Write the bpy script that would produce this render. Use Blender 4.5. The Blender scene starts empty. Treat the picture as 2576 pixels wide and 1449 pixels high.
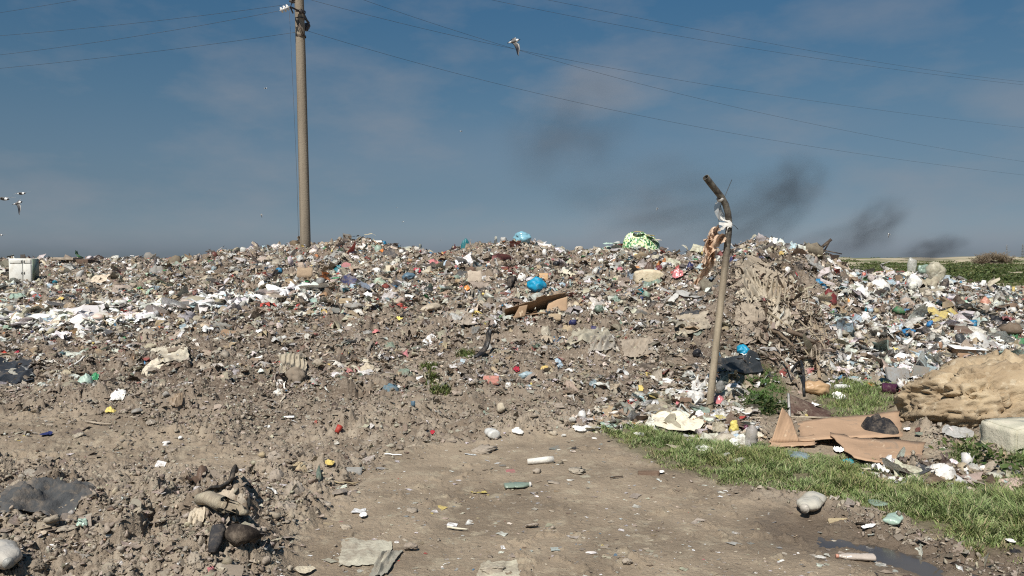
import bpy, math, random
import numpy as np
from mathutils import Vector, Matrix

# ------------------------------------------------------------------ camera, world, sun, exposure
SC = bpy.context.scene
COL = SC.collection
CAM_H, FPX, PITCH = 1.6, 788.0, math.radians(2.18)
cam_data = bpy.data.cameras.new("camera")
cam_data.lens = FPX * 36.0 / 1024.0
cam_data.sensor_width = 36.0
cam_data.clip_start, cam_data.clip_end = 0.05, 12000.0
cam = bpy.data.objects.new("camera", cam_data)
COL.objects.link(cam)
cam.location = (0, 0, CAM_H)
cam.rotation_euler = (math.pi / 2 - PITCH, 0, 0)
SC.camera = cam

SUN_EL, SUN_AZ = math.radians(50), math.radians(22)      # azimuth: to the left of straight behind the camera
to_sun = Vector((-math.sin(SUN_AZ) * math.cos(SUN_EL), -math.cos(SUN_AZ) * math.cos(SUN_EL), math.sin(SUN_EL)))
sun_data = bpy.data.lights.new("sun", 'SUN')
sun_data.energy, sun_data.angle, sun_data.color = 4.75, math.radians(0.53), (1.0, 0.945, 0.86)
sun = bpy.data.objects.new("sun", sun_data)
COL.objects.link(sun)
sun.rotation_euler = (-to_sun).to_track_quat('-Z', 'Y').to_euler()

SKY_STRENGTH = 0.075
world = bpy.data.worlds.new("World")
SC.world = world
world.use_nodes = True
wn, wl = world.node_tree.nodes, world.node_tree.links
wn.clear()
def wnode(t, **kw):
    n = wn.new(t)
    for k, v in kw.items(): setattr(n, k, v)
    return n
def wmath(op, a, b=None, clamp=False):
    n = wnode('ShaderNodeMath', operation=op, use_clamp=clamp)
    for i, v in enumerate((a, b)):
        if v is None: continue
        if isinstance(v, (int, float)): n.inputs[i].default_value = v
        else: wl.new(v, n.inputs[i])
    return n.outputs[0]
sky = wnode('ShaderNodeTexSky', sky_type='NISHITA')
sky.sun_disc = False
sky.sun_elevation = SUN_EL
sky.sun_rotation = math.atan2(to_sun.x, to_sun.y)
sky.altitude, sky.air_density, sky.dust_density, sky.ozone_density = 0, 1.0, 1.2, 2.0
tc = wnode('ShaderNodeTexCoord')
sep = wnode('ShaderNodeSeparateXYZ'); wl.new(tc.outputs['Generated'], sep.inputs[0])
dx, dy, dz = sep.outputs
fwd = wmath('MAXIMUM', dy, 0.05)
az, el = wmath('DIVIDE', dx, fwd), wmath('DIVIDE', dz, fwd)
elev = wmath('MAXIMUM', dz, 0.0)
# thin smoke and dust lying low over the plain: greys the clear-sky colour towards the horizon
def wramp(fac, stops):
    r = wnode('ShaderNodeValToRGB'); wl.new(fac, r.inputs[0])
    r.color_ramp.interpolation = 'B_SPLINE'
    while len(r.color_ramp.elements) < len(stops): r.color_ramp.elements.new(0.5)
    for e, (p, c) in zip(r.color_ramp.elements, stops):
        e.position, e.color = p, (*c, 1)
    return r.outputs[0]
def wmix(fac, a, b, blend='MIX'):
    m = wnode('ShaderNodeMix', data_type='RGBA', blend_type=blend)
    for i, v in ((0, fac), (6, a), (7, b)):
        if isinstance(v, (int, float)): m.inputs[i].default_value = v
        elif isinstance(v, tuple): m.inputs[i].default_value = (*v, 1)
        else: wl.new(v, m.inputs[i])
    return m.outputs[2]
HAZE_RAMP = [(0.0, (0.69, 0.82, 1.19)), (0.055, (0.368, 0.446, 0.578)), (0.11, (0.422, 0.482, 0.545)), (0.19, (0.4, 0.513, 0.539)), (0.33, (0.296, 0.557, 0.644)), (1.0, (0.278, 0.626, 0.8))]
c = wmix(1.0, sky.outputs[0], wramp(elev, HAZE_RAMP), 'MULTIPLY')
# a few faint flat clouds
nz = wnode('ShaderNodeTexNoise'); nz.inputs['Scale'].default_value = 5.5; nz.inputs['Detail'].default_value = 7; nz.inputs['Roughness'].default_value = 0.58
mp = wnode('ShaderNodeMapping'); mp.inputs['Scale'].default_value = (1, 1, 2.6)
wl.new(tc.outputs['Generated'], mp.inputs[0]); wl.new(mp.outputs[0], nz.inputs['Vector'])
n_c = wmath('SUBTRACT', nz.outputs[0], 0.5)
CLOUDS = [(0.088, 0.205, 0.125, 0.042, 0.50), (0.46, 0.305, 0.16, 0.045, 0.28), (0.66, 0.20, 0.13, 0.05, 0.34), (0.28, 0.17, 0.30, 0.03, 0.10), (-0.02, 0.13, 0.5, 0.06, 0.12)]
fac = None
for a0, e0, wa, we, amt in CLOUDS:
    da = wmath('DIVIDE', wmath('SUBTRACT', az, a0), wa)
    de = wmath('DIVIDE', wmath('SUBTRACT', el, e0), we)
    r2 = wmath('ADD', wmath('MULTIPLY', da, da), wmath('MULTIPLY', de, de))
    v = wmath('MULTIPLY', wmath('ADD', wmath('SUBTRACT', 1.0, r2), wmath('MULTIPLY', n_c, 3.2)), amt, clamp=True)
    v = wmath('MINIMUM', v, amt)
    fac = v if fac is None else wmath('MAXIMUM', fac, v)
front = wmath('GREATER_THAN', dy, 0.05)
fac = wmath('MULTIPLY', fac, front)
veil = wmath('MULTIPLY', wmath('MAXIMUM', wmath('ADD', n_c, 0.06), 0.0), 1.3, clamp=True)
fac = wmath('MAXIMUM', fac, veil)
CLOUD_RGB = tuple(v / SKY_STRENGTH for v in (0.235, 0.24, 0.262))
c = wmix(fac, c, CLOUD_RGB)
bg = wnode('ShaderNodeBackground'); bg.inputs[1].default_value = SKY_STRENGTH
wl.new(c, bg.inputs[0])
wo = wnode('ShaderNodeOutputWorld'); wl.new(bg.outputs[0], wo.inputs[0])

SC.view_settings.view_transform = 'Standard'
SC.view_settings.look = 'None'
SC.view_settings.exposure = 0.35
SC.view_settings.gamma = 1.0
SC.view_settings.use_curve_mapping = False
SC.cycles.use_denoising = False
SC.cycles.max_bounces = 6
SC.cycles.transparent_max_bounces = 12
SC.cycles.volume_bounces = 0
SC.cycles.volume_step_rate = 1.0
SC.cycles.filter_width = 1.15
SC.cycles.caustics_reflective = False
SC.cycles.caustics_refractive = False

# ------------------------------------------------------------------ numpy noise
def _h(ix, iy, seed):
    ix = ix.astype(np.int64).astype(np.uint32); iy = iy.astype(np.int64).astype(np.uint32)
    h = ix * np.uint32(374761393) + iy * np.uint32(668265263) + np.uint32((seed * 2246822519) & 0xffffffff)
    h = (h ^ (h >> np.uint32(13))) * np.uint32(1274126177)
    h = (h ^ (h >> np.uint32(16))) * np.uint32(2654435761)
    return h ^ (h >> np.uint32(15))
def perlin(x, y, seed=0):
    x0, y0 = np.floor(x), np.floor(y)
    fx, fy = (x - x0), (y - y0)
    u, v = fx * fx * fx * (fx * (fx * 6 - 15) + 10), fy * fy * fy * (fy * (fy * 6 - 15) + 10)
    def g(ix, iy, ax, ay):
        a = _h(ix, iy, seed).astype(np.float32) * np.float32(2 * math.pi / 4294967296.0)
        return np.cos(a) * ax + np.sin(a) * ay
    n00, n10 = g(x0, y0, fx, fy), g(x0 + 1, y0, fx - 1, fy)
    n01, n11 = g(x0, y0 + 1, fx, fy - 1), g(x0 + 1, y0 + 1, fx - 1, fy - 1)
    a, b = n00 + u * (n10 - n00), n01 + u * (n11 - n01)
    return (a + v * (b - a)) * 1.5
def fbm(x, y, f, octs, seed=0, gain=0.5, ridged=False):
    s, a = 0.0, 1.0
    for i in range(octs):
        n = perlin(x * f, y * f, seed + i * 17)
        s = s + a * ((0.5 - np.abs(n)) if ridged else n)
        a *= gain; f *= 2.03
    return s
def worley(x, y, seed=0, second=False):
    x0, y0 = np.floor(x), np.floor(y)
    best = np.full(x.shape, 9.0, np.float32); idh = np.zeros(x.shape, np.float32); nxt = best.copy()
    for i in (-1, 0, 1):
        for j in (-1, 0, 1):
            cx, cy = x0 + i, y0 + j
            h = _h(cx, cy, seed)
            px = (h & np.uint32(0xffff)).astype(np.float32) / 65536.0
            py = (h >> np.uint32(16)).astype(np.float32) / 65536.0
            d = np.hypot(cx + px - x, cy + py - y).astype(np.float32)
            m = d < best
            if second: nxt = np.where(m, best, np.minimum(nxt, d))
            best = np.where(m, d, best); idh = np.where(m, ((h >> np.uint32(8)) & np.uint32(255)).astype(np.float32) / 255.0, idh)
    return (best, idh, nxt - best) if second else (best, idh)
def smooth(a, b, x):
    t = np.clip((x - a) / (b - a), 0, 1)
    return t * t * (3 - 2 * t)
def box_blur(a, r, axis):
    if r < 1: return a
    p = [(0, 0)] * a.ndim; p[axis] = (r + 1, r)
    cs = np.cumsum(np.pad(a, p, mode='edge'), axis=axis)
    n = a.shape[axis]
    return (np.take(cs, range(2 * r + 1, 2 * r + 1 + n), axis) - np.take(cs, range(0, n), axis)) / (2 * r + 1)

# ------------------------------------------------------------------ picture units: the layout was measured on a 2576 x 1449 view of the photograph
PK = 1024.0 / 2576.0
CT, ST = math.cos(PITCH), math.sin(PITCH)
def ray(X, Y):
    X, Y = np.asarray(X, float) * PK, np.asarray(Y, float) * PK
    a, b = (X - 512) / FPX, (288 - Y) / FPX
    return a, CT + b * ST, -ST + b * CT           # x right, y forward, z up
def project(x, y, z):
    zz = z - CAM_H
    f = y * CT - zz * ST; up = y * ST + zz * CT
    return (512 + FPX * x / f) / PK, (288 - FPX * up / f) / PK
def inside(px, py, poly):
    r = np.zeros(np.shape(px), bool); n = len(poly); j = n - 1
    for i in range(n):
        xi, yi = poly[i]; xj, yj = poly[j]
        c_ = ((yi > py) != (yj > py)) & (px < (xj - xi) * (py - yi) / (yj - yi + 1e-12) + xi)
        r ^= c_; j = i
    return r

# ------------------------------------------------------------------ shared builders
def mesh_np(name, V, loops, sizes, mats=(), smooth_=False, tint=None, mat_idx=None):
    me = bpy.data.meshes.new(name)
    V = np.ascontiguousarray(V, np.float32); loops = np.ascontiguousarray(loops, np.int32).ravel(); sizes = np.ascontiguousarray(sizes, np.int32)
    me.vertices.add(len(V)); me.vertices.foreach_set('co', V.ravel())
    me.loops.add(len(loops)); me.loops.foreach_set('vertex_index', loops)
    me.polygons.add(len(sizes))
    st = np.zeros(len(sizes), np.int32); st[1:] = np.cumsum(sizes)[:-1]
    me.polygons.foreach_set('loop_start', st)
    me.polygons.foreach_set('loop_total', sizes)
    if smooth_: me.polygons.foreach_set('use_smooth', np.ones(len(sizes), bool))
    for m in mats: me.materials.append(m)
    if mat_idx is not None: me.polygons.foreach_set('material_index', np.ascontiguousarray(mat_idx, np.int32))
    me.update(calc_edges=True)
    if tint is not None:
        at_ = me.color_attributes.new('tint', 'FLOAT_COLOR', 'POINT')
        at_.data.foreach_set('color', np.ascontiguousarray(tint, np.float32).ravel())
    return me
def link(name, me, parent=None, loc=(0, 0, 0)):
    o = bpy.data.objects.new(name, me); COL.objects.link(o)
    o.location = loc
    if parent is not None: o.parent = parent
    return o
def tag(o, label=None, cat=None, group=None, kind=None):
    for k, v in (('label', label), ('category', cat), ('group', group), ('kind', kind)):
        if v: o[k] = v
    return o
def empty(name, loc, label, cat, group=None):
    o = bpy.data.objects.new(name, None); COL.objects.link(o); o.location = loc
    o.empty_display_size = 0.1
    return tag(o, label, cat, group)
class MB:
    """collects polygons"""
    def __init__(s): s.v, s.f = [], []
    def add(s, V, F):
        b = sum(len(q) for q in s.v); s.v.append(np.asarray(V, float).reshape(-1, 3)); s.f += [tuple(i + b for i in f) for f in F]; return s
    def grid(s, P, wrap=False):                    # P: (m, n, 3)
        m, n = P.shape[:2]
        F = [(i * n + j, i * n + (j + 1) % n, (i + 1) * n + (j + 1) % n, (i + 1) * n + j) for i in range(m - 1) for j in range(n if wrap else n - 1)]
        return s.add(P.reshape(-1, 3), F)
    def tube(s, pts, rad, n=10, caps=True, squash=(1, 1)):
        pts = [Vector(p) for p in pts]; rad = rad if hasattr(rad, '__len__') else [rad] * len(pts)
        rings = []; prev = None
        for i, p in enumerate(pts):
            t = (pts[min(i + 1, len(pts) - 1)] - pts[max(i - 1, 0)]).normalized()
            if prev is None:
                prev = Vector((0, 0, 1)) if abs(t.z) < 0.9 else Vector((1, 0, 0))
            a = (prev - t * prev.dot(t)).normalized(); b = t.cross(a); prev = a
            rings.append([p + (a * math.cos(q) * squash[0] + b * math.sin(q) * squash[1]) * rad[i] for q in (2 * math.pi * k / n for k in range(n))])
        P = np.array([[tuple(v) for v in r] for r in rings])
        base = sum(len(q) for q in s.v)
        s.grid(P, wrap=True)
        if caps:
            s.f.append(tuple(base + k for k in range(n))[::-1]); s.f.append(tuple(base + (len(pts) - 1) * n + k for k in range(n)))
        return s
    def box(s, c, size, rot=None, taper=1.0):
        c = np.array(c); h = np.array(size) / 2
        V = np.array([(x, y, z) for z in (-1, 1) for y in (-1, 1) for x in (-1, 1)], float)
        V[4:, :2] *= taper
        V = V * h
        if rot is not None: V = V @ np.array(rot.to_3x3()).T
        return s.add(V + c, [(0, 2, 3, 1), (4, 5, 7, 6), (0, 1, 5, 4), (2, 6, 7, 3), (0, 4, 6, 2), (1, 3, 7, 5)])
    def build(s, name, mat, parent=None, loc=(0, 0, 0), smooth_=True, bevel=0, mat_idx=None):
        V = np.concatenate(s.v); L = [i for f in s.f for i in f]
        me = mesh_np(name, V, L, [len(f) for f in s.f], mat if isinstance(mat, (list, tuple)) else [mat], smooth_, mat_idx=mat_idx)
        o = link(name, me, parent, loc)
        if bevel:
            b = o.modifiers.new('bevel', 'BEVEL'); b.width = bevel; b.segments = 2; b.limit_method = 'ANGLE'
            if smooth_:
                me.polygons.foreach_set('use_smooth', np.zeros(len(me.polygons), bool))
        return o

# ------------------------------------------------------------------ materials
class NT:
    def __init__(s, name):
        s.m = bpy.data.materials.new(name); s.m.use_nodes = True
        s.n, s.l = s.m.node_tree.nodes, s.m.node_tree.links
        s.p = s.n['Principled BSDF']; s.out = s.n['Material Output']
        s.tc = s.n.new('ShaderNodeTexCoord')
    def set(s, sock, v):
        if isinstance(v, (int, float)): sock.default_value = v
        elif isinstance(v, tuple): sock.default_value = (*v, 1) if len(v) == 3 and sock.type == 'RGBA' else v
        else: s.l.new(v, sock)
    def noise(s, scale, detail=4, rough=0.55, coord='Object', stretch=None, dist=0.0, out=0):
        n = s.n.new('ShaderNodeTexNoise'); n.inputs['Scale'].default_value = scale; n.inputs['Detail'].default_value = detail
        n.inputs['Roughness'].default_value = rough; n.inputs['Distortion'].default_value = dist
        v = s.tc.outputs[coord]
        if stretch:
            mp = s.n.new('ShaderNodeMapping'); mp.inputs['Scale'].default_value = stretch; s.l.new(v, mp.inputs[0]); v = mp.outputs[0]
        s.l.new(v, n.inputs['Vector']); return n.outputs[out]
    def vor(s, scale, feature='F1', out='Distance', coord='Object'):
        n = s.n.new('ShaderNodeTexVoronoi'); n.feature = feature; n.inputs['Scale'].default_value = scale
        s.l.new(s.tc.outputs[coord], n.inputs['Vector']); return n.outputs[out]
    def rng(s, v, a, b, c=0.0, d=1.0):
        n = s.n.new('ShaderNodeMapRange'); n.interpolation_type = 'SMOOTHSTEP'
        for i, q in enumerate((v, a, b, c, d)): s.set(n.inputs[i], q)
        return n.outputs[0]
    def math(s, op, a, b=None, clamp=False):
        n = s.n.new('ShaderNodeMath'); n.operation = op; n.use_clamp = clamp
        s.set(n.inputs[0], a)
        if b is not None: s.set(n.inputs[1], b)
        return n.outputs[0]
    def mix(s, f, a, b, blend='MIX'):
        n = s.n.new('ShaderNodeMix'); n.data_type = 'RGBA'; n.blend_type = blend
        s.set(n.inputs[0], f); s.set(n.inputs[6], a); s.set(n.inputs[7], b); return n.outputs[2]
    def attr(s, name, out='Color'):
        n = s.n.new('ShaderNodeAttribute'); n.attribute_name = name; return n.outputs[out]
    def bump(s, h, strength=0.5, dist=0.01):
        n = s.n.new('ShaderNodeBump'); n.inputs['Strength'].default_value = strength; n.inputs['Distance'].default_value = dist
        s.l.new(h, n.inputs['Height']); s.l.new(n.outputs[0], s.p.inputs['Normal'])
    def base(s, c, rough=0.8, spec=0.3):
        s.set(s.p.inputs['Base Color'], c); s.set(s.p.inputs['Roughness'], rough); s.set(s.p.inputs['Specular IOR Level'], spec); return s
RGB = dict(rust=(.46, .285, .17), white=(.80, .78, .74), palegrey=(.54, .53, .50), grey=(.27, .265, .25), beige=(.44, .375, .29), cream=(.58, .52, .42), tan=(.34, .26, .17),
           cardboard=(.42, .265, .15), brown=(.15, .10, .07), darkbrown=(.065, .045, .035), black=(.017, .017, .02), red=(.42, .05, .04), darkred=(.19, .04, .035),
           pink=(.47, .17, .18), orange=(.60, .22, .06), peach=(.82, .56, .35), yellow=(.66, .52, .16), green=(.05, .23, .09), palegreen=(.37, .48, .40), teal=(.02, .18, .23),
           blue=(.03, .19, .37), cyan=(.01, .29, .43), paleblue=(.38, .48, .54), navy=(.025, .032, .10), purple=(.09, .025, .055), greygreen=(.17, .215, .17),
           mud=(.21, .172, .134), mudpale=(.345, .298, .24), muddark=(.09, .07, .055), bluegrey=(.10, .17, .22), salmon=(.55, .27, .2), charcoal=(.06, .063, .066))
MUD = (.215, .174, .135)
_mats = {}
def mat(color, surf='plastic'):
    """procedural surface: plastic, film, cloth, paper, stone, wood, metal, glossy"""
    key = (color, surf)
    if key in _mats: return _mats[key]
    rgb = RGB[color] if isinstance(color, str) else color
    t = NT('%s_%s' % (color if isinstance(color, str) else 'plain', surf))
    inf = t.n.new('ShaderNodeObjectInfo')
    hs = t.n.new('ShaderNodeHueSaturation'); t.set(hs.inputs['Color'], rgb)
    t.set(hs.inputs['Value'], t.math('ADD', t.math('MULTIPLY', inf.outputs['Random'], 0.34), 0.82))
    t.set(hs.inputs['Hue'], t.math('ADD', t.math('MULTIPLY', inf.outputs['Random'], 0.03), 0.485))
    col = hs.outputs[0]
    big, fine = t.noise(5, 5, .6, dist=.4), t.noise(38, 4, .6)
    dirt = {'plastic': .62, 'film': .66, 'cloth': .56, 'paper': .60, 'stone': .5, 'wood': .56, 'metal': .6, 'glossy': .74}[surf]
    d = t.math('ADD', t.math('MULTIPLY', big, .65), t.math('MULTIPLY', fine, .35))
    f = t.rng(d, dirt - .13, dirt + .12, 0, .8)
    if surf == 'wood':
        g = t.noise(7, 4, .6, stretch=(.6, 9, 9))
        col = t.mix(t.rng(g, .35, .7, 0, .75), col, tuple(v * .55 for v in rgb))
    if surf in ('cloth', 'stone', 'paper'):
        col = t.mix(t.rng(t.noise(13, 5, .65), .35, .7, 0, .38), col, tuple(min(1, v * 1.35) for v in rgb))
    col = t.mix(f, col, MUD)
    rough = {'plastic': .42, 'film': .28, 'cloth': .9, 'paper': .75, 'stone': .92, 'wood': .8, 'metal': .5, 'glossy': .22}[surf]
    t.base(col, t.math('ADD', t.math('MULTIPLY', f, .5), rough, clamp=True), {'plastic': .45, 'film': .5, 'glossy': .6, 'metal': .5}.get(surf, .2))
    if surf == 'metal': t.p.inputs['Metallic'].default_value = .35
    if surf in ('stone', 'cloth', 'paper', 'wood'):
        t.bump(t.noise(55, 5, .7), .6, .012)
    else:
        t.bump(t.noise(16, 3, .6, dist=1.2), .35, .02)
    if surf in ('plastic', 'film'):
        # thin plastic lets some light and some of what lies behind through
        tr = t.n.new('ShaderNodeBsdfTranslucent'); t.set(tr.inputs[0], col)
        mx = t.n.new('ShaderNodeMixShader'); t.set(mx.inputs[0], .22)
        t.l.new(t.p.outputs[0], mx.inputs[1]); t.l.new(tr.outputs[0], mx.inputs[2]); last = mx.outputs[0]
        if surf == 'film':
            tp = t.n.new('ShaderNodeBsdfTransparent'); t.set(tp.inputs[0], (.93, .94, .93))
            m2 = t.n.new('ShaderNodeMixShader'); t.set(m2.inputs[0], t.rng(t.noise(9, 4, .6), .3, .7, .62, .2))
            t.l.new(last, m2.inputs[1]); t.l.new(tp.outputs[0], m2.inputs[2]); last = m2.outputs[0]
        t.l.new(last, t.out.inputs['Surface'])
    _mats[key] = t.m
    return t.m
# ------------------------------------------------------------------ the lie of the land: profiles (picture row, distance) along a fan of bearings
PROF = [
 (-900, [(1060, 7.3), (960, 9), (840, 13), (770, 18), (715, 26), (672, 40)]),
 (-300, [(1080, 6.9), (950, 9), (840, 13), (762, 18), (702, 26), (660, 39)]),
 (0,    [(1080, 6.8), (950, 9), (840, 13), (760, 18), (700, 26), (656, 38)]),
 (300,  [(1080, 6.8), (950, 9), (850, 12), (770, 16.5), (700, 24), (648, 34)]),
 (440,  [(1080, 6.8), (945, 9), (850, 11.8), (765, 16), (700, 22), (646, 31)]),
 (560,  [(1080, 6.8), (940, 9), (850, 11.5), (757, 15.5), (690, 20.5), (630, 27)]),
 (650,  [(1085, 6.9), (940, 9), (845, 11.6), (752, 15.2), (685, 20), (617, 26)]),
 (768,  [(1085, 6.9), (940, 9), (840, 11.7), (750, 15), (680, 19.5), (616, 25)]),
 (905,  [(1090, 7.0), (950, 9), (845, 11.6), (755, 14.8), (680, 19), (600, 24)]),
 (1040, [(1085, 7.0), (965, 8.8), (855, 11.3), (765, 14.3), (690, 18.5), (622, 26)]),
 (1120, [(1085, 7.1), (975, 8.7), (860, 11.1), (770, 14), (690, 18.5), (627, 28)]),
 (1200, [(1085, 7.1), (980, 8.6), (860, 11), (770, 14), (690, 18.5), (608, 26)]),
 (1315, [(1085, 7.1), (980, 8.6), (860, 11), (770, 14), (690, 18.5), (606, 24)]),
 (1440, [(1085, 7.1), (980, 8.6), (860, 11), (770, 14), (690, 18.5), (628, 26)]),
 (1530, [(1080, 7.2), (980, 8.6), (860, 11), (770, 14), (690, 18.5), (622, 26)]),
 (1610, [(1075, 7.3), (980, 8.6), (860, 11), (765, 14), (690, 18.5), (618, 24)]),
 (1720, [(1055, 7.8), (965, 8.9), (850, 11), (755, 13.5), (685, 17.5), (630, 25)]),
 (1800, [(1020, 8.6), (930, 9.6), (830, 11), (740, 12.8), (672, 16), (624, 22)]),
 (1880, [(1000, 9.1), (900, 10), (800, 11.3), (700, 12.6), (650, 13.8), (604, 16.5)]),
 (1990, [(1000, 9.1), (920, 9.9), (830, 10.9), (730, 12.3), (668, 13.9), (620, 17)]),
 (2075, [(985, 9.4), (920, 10.2), (845, 11.4), (765, 13), (705, 15), (655, 17)]),
 (2150, [(970, 9.9), (910, 10.9), (850, 12), (790, 13.8), (735, 16), (694, 18.5)]),
 (2300, [(965, 10), (910, 11), (850, 12.1), (790, 13.8), (735, 16), (696, 19)]),
 (2450, [(960, 10.1), (910, 11), (855, 12.2), (800, 13.8), (750, 16), (716, 19)]),
 (2576, [(960, 10.1), (910, 11), (860, 12.2), (815, 13.8), (780, 16), (748, 19)]),
 (2750, [(960, 10.1), (915, 11), (870, 12.2), (835, 13.8), (805, 16), (782, 19)]),
 (3300, [(960, 10.1), (925, 11), (890, 12.2), (860, 13.8), (840, 16), (825, 19)]),
]
UG = np.linspace(-1.0, 1.0, 321)                        # bearing x / y
DG = np.exp(np.linspace(math.log(2.0), math.log(70.0), 420))
def _tables():
    pu = np.array([(p[0] * PK - 512) / FPX for p in PROF])
    D = np.array([[q[1] for q in p[1]] for p in PROF]); Yr = np.array([[q[0] for q in p[1]] for p in PROF], float)
    px0 = [p[0] for p in PROF]
    Yr[:, 5] += np.interp(px0, [-900, 150, 300, 440, 560, 650, 768, 905, 1040, 1120, 1200, 1315, 1440, 1530, 1610, 1720, 1800, 1880, 1990, 2075, 2200], [6, 6, 11, 17, 18, 11, 12, 11, 17, 28, 11, 13, 20, 14, 15, 27, 24, 25, 17, 14, 9])
    a, b, c_ = ray(0, Yr); Z = CAM_H + D * c_ / b
    Z[:, 0] = np.clip(Z[:, 0], 0, .14)
    H = np.zeros((len(UG), len(DG)))
    for i, u in enumerate(UG):
        d = np.array([np.interp(u, pu, D[:, k]) for k in range(6)]); z = np.array([np.interp(u, pu, Z[:, k]) for k in range(6)])
        right = float(smooth(.38, .45, u))
        far = 9 * (1 - right) + 2.0 * right; fall = 16 * (1 - right) + 6 * right
        dd = np.concatenate([[0, 4.5, d[0] - .6 if d[0] > 5.4 else 5], d, [d[5] + far, d[5] + far + fall, 400]])
        zz = np.concatenate([[0, 0, z[0] * .45], z, [z[5] - .12, 0, 0]])
        o = np.argsort(dd); H[i] = np.interp(DG, dd[o], zz[o])
    H = box_blur(box_blur(H, 4, 1), 3, 1); H = box_blur(box_blur(H, 1, 0), 1, 0)
    return H
BASE = _tables()
_LD0, _LDS = math.log(2.0), (math.log(70.0) - math.log(2.0)) / (len(DG) - 1)
def base_h(x, y):
    y = np.maximum(y, 0.5); u = np.clip(x / y, -1, 1)
    fi = np.clip((u + 1) / 2 * (len(UG) - 1), 0, len(UG) - 1.001); fj = np.clip((np.log(y) - _LD0) / _LDS, 0, len(DG) - 1.001)
    i, j = fi.astype(int), fj.astype(int); a, b = fi - i, fj - j
    return (BASE[i, j] * (1 - a) + BASE[i + 1, j] * a) * (1 - b) + (BASE[i, j + 1] * (1 - a) + BASE[i + 1, j + 1] * a) * b

# the trodden path, the grass strips and the wet hollow, as outlines on the flat ground
def flat(P): return [tuple(float(v) for v in (ray(*p)[0] / ray(*p)[1] * (-CAM_H * ray(*p)[1] / ray(*p)[2]), -CAM_H * ray(*p)[1] / ray(*p)[2])) for p in P]
PATH = flat([(560, 1800), (640, 1449), (672, 1330), (760, 1290), (860, 1240), (930, 1150), (1100, 1112), (1500, 1092), (1640, 1160), (1940, 1250), (2110, 1300), (2400, 1400), (2700, 1449), (3600, 1900)])
TRACK = flat([(-700, 1100), (0, 1075), (330, 1085), (620, 1130), (600, 1190), (300, 1180), (-700, 1230)])
GRASS = [
 flat([(1485, 1090), (1560, 1062), (1660, 1076), (1790, 1098), (1900, 1122), (2010, 1132), (2110, 1150), (2200, 1168), (2280, 1205), (2400, 1214), (2500, 1200), (2720, 1210), (3100, 1300), (3300, 1500), (2800, 1450), (2576, 1402), (2450, 1392), (2330, 1342), (2200, 1302), (2060, 1266), (1940, 1246), (1820, 1222), (1640, 1162)]),
 flat([(1850, 985), (1930, 962), (1990, 985), (1985, 1040), (1930, 1062), (1855, 1056)]),
 flat([(2060, 975), (2140, 958), (2290, 970), (2265, 1030), (2180, 1062), (2090, 1056), (2040, 1010)]),
 flat([(2380, 1130), (2440, 1105), (2500, 1125), (2480, 1180), (2400, 1185)]),
 flat([(2500, 1150), (2700, 1140), (2720, 1215), (2560, 1205)]),
]
LEVEL = flat([(1915, 1135), (1930, 1085), (2010, 1060), (2270, 1030), (2300, 1090), (2350, 1130), (2330, 1175), (2130, 1172)])
PUDDLE = flat([(2060, 1330), (2135, 1345), (2230, 1368), (2330, 1392), (2450, 1418), (2640, 1452), (2800, 1500)])
def seg_dist(x, y, pts):
    best = np.full(np.shape(x), 1e9)
    for (ax, ay), (bx, by) in zip(pts, pts[1:]):
        vx, vy = bx - ax, by - ay
        t = np.clip(((x - ax) * vx + (y - ay) * vy) / (vx * vx + vy * vy), 0, 1)
        best = np.minimum(best, np.hypot(x - ax - t * vx, y - ay - t * vy))
    return best
def poly_dist(x, y, poly):                              # signed: positive inside
    d = seg_dist(x, y, list(poly) + [poly[0]])
    return np.where(inside(x, y, poly), d, -d)
RIDGE = flat([(455, 1300), (520, 1320), (600, 1420), (660, 1560)])
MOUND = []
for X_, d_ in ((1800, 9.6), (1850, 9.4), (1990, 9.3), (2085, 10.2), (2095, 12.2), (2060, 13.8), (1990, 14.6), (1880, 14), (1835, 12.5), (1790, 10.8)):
    MOUND.append(((X_ * PK - 512) / FPX * d_, d_))
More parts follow.
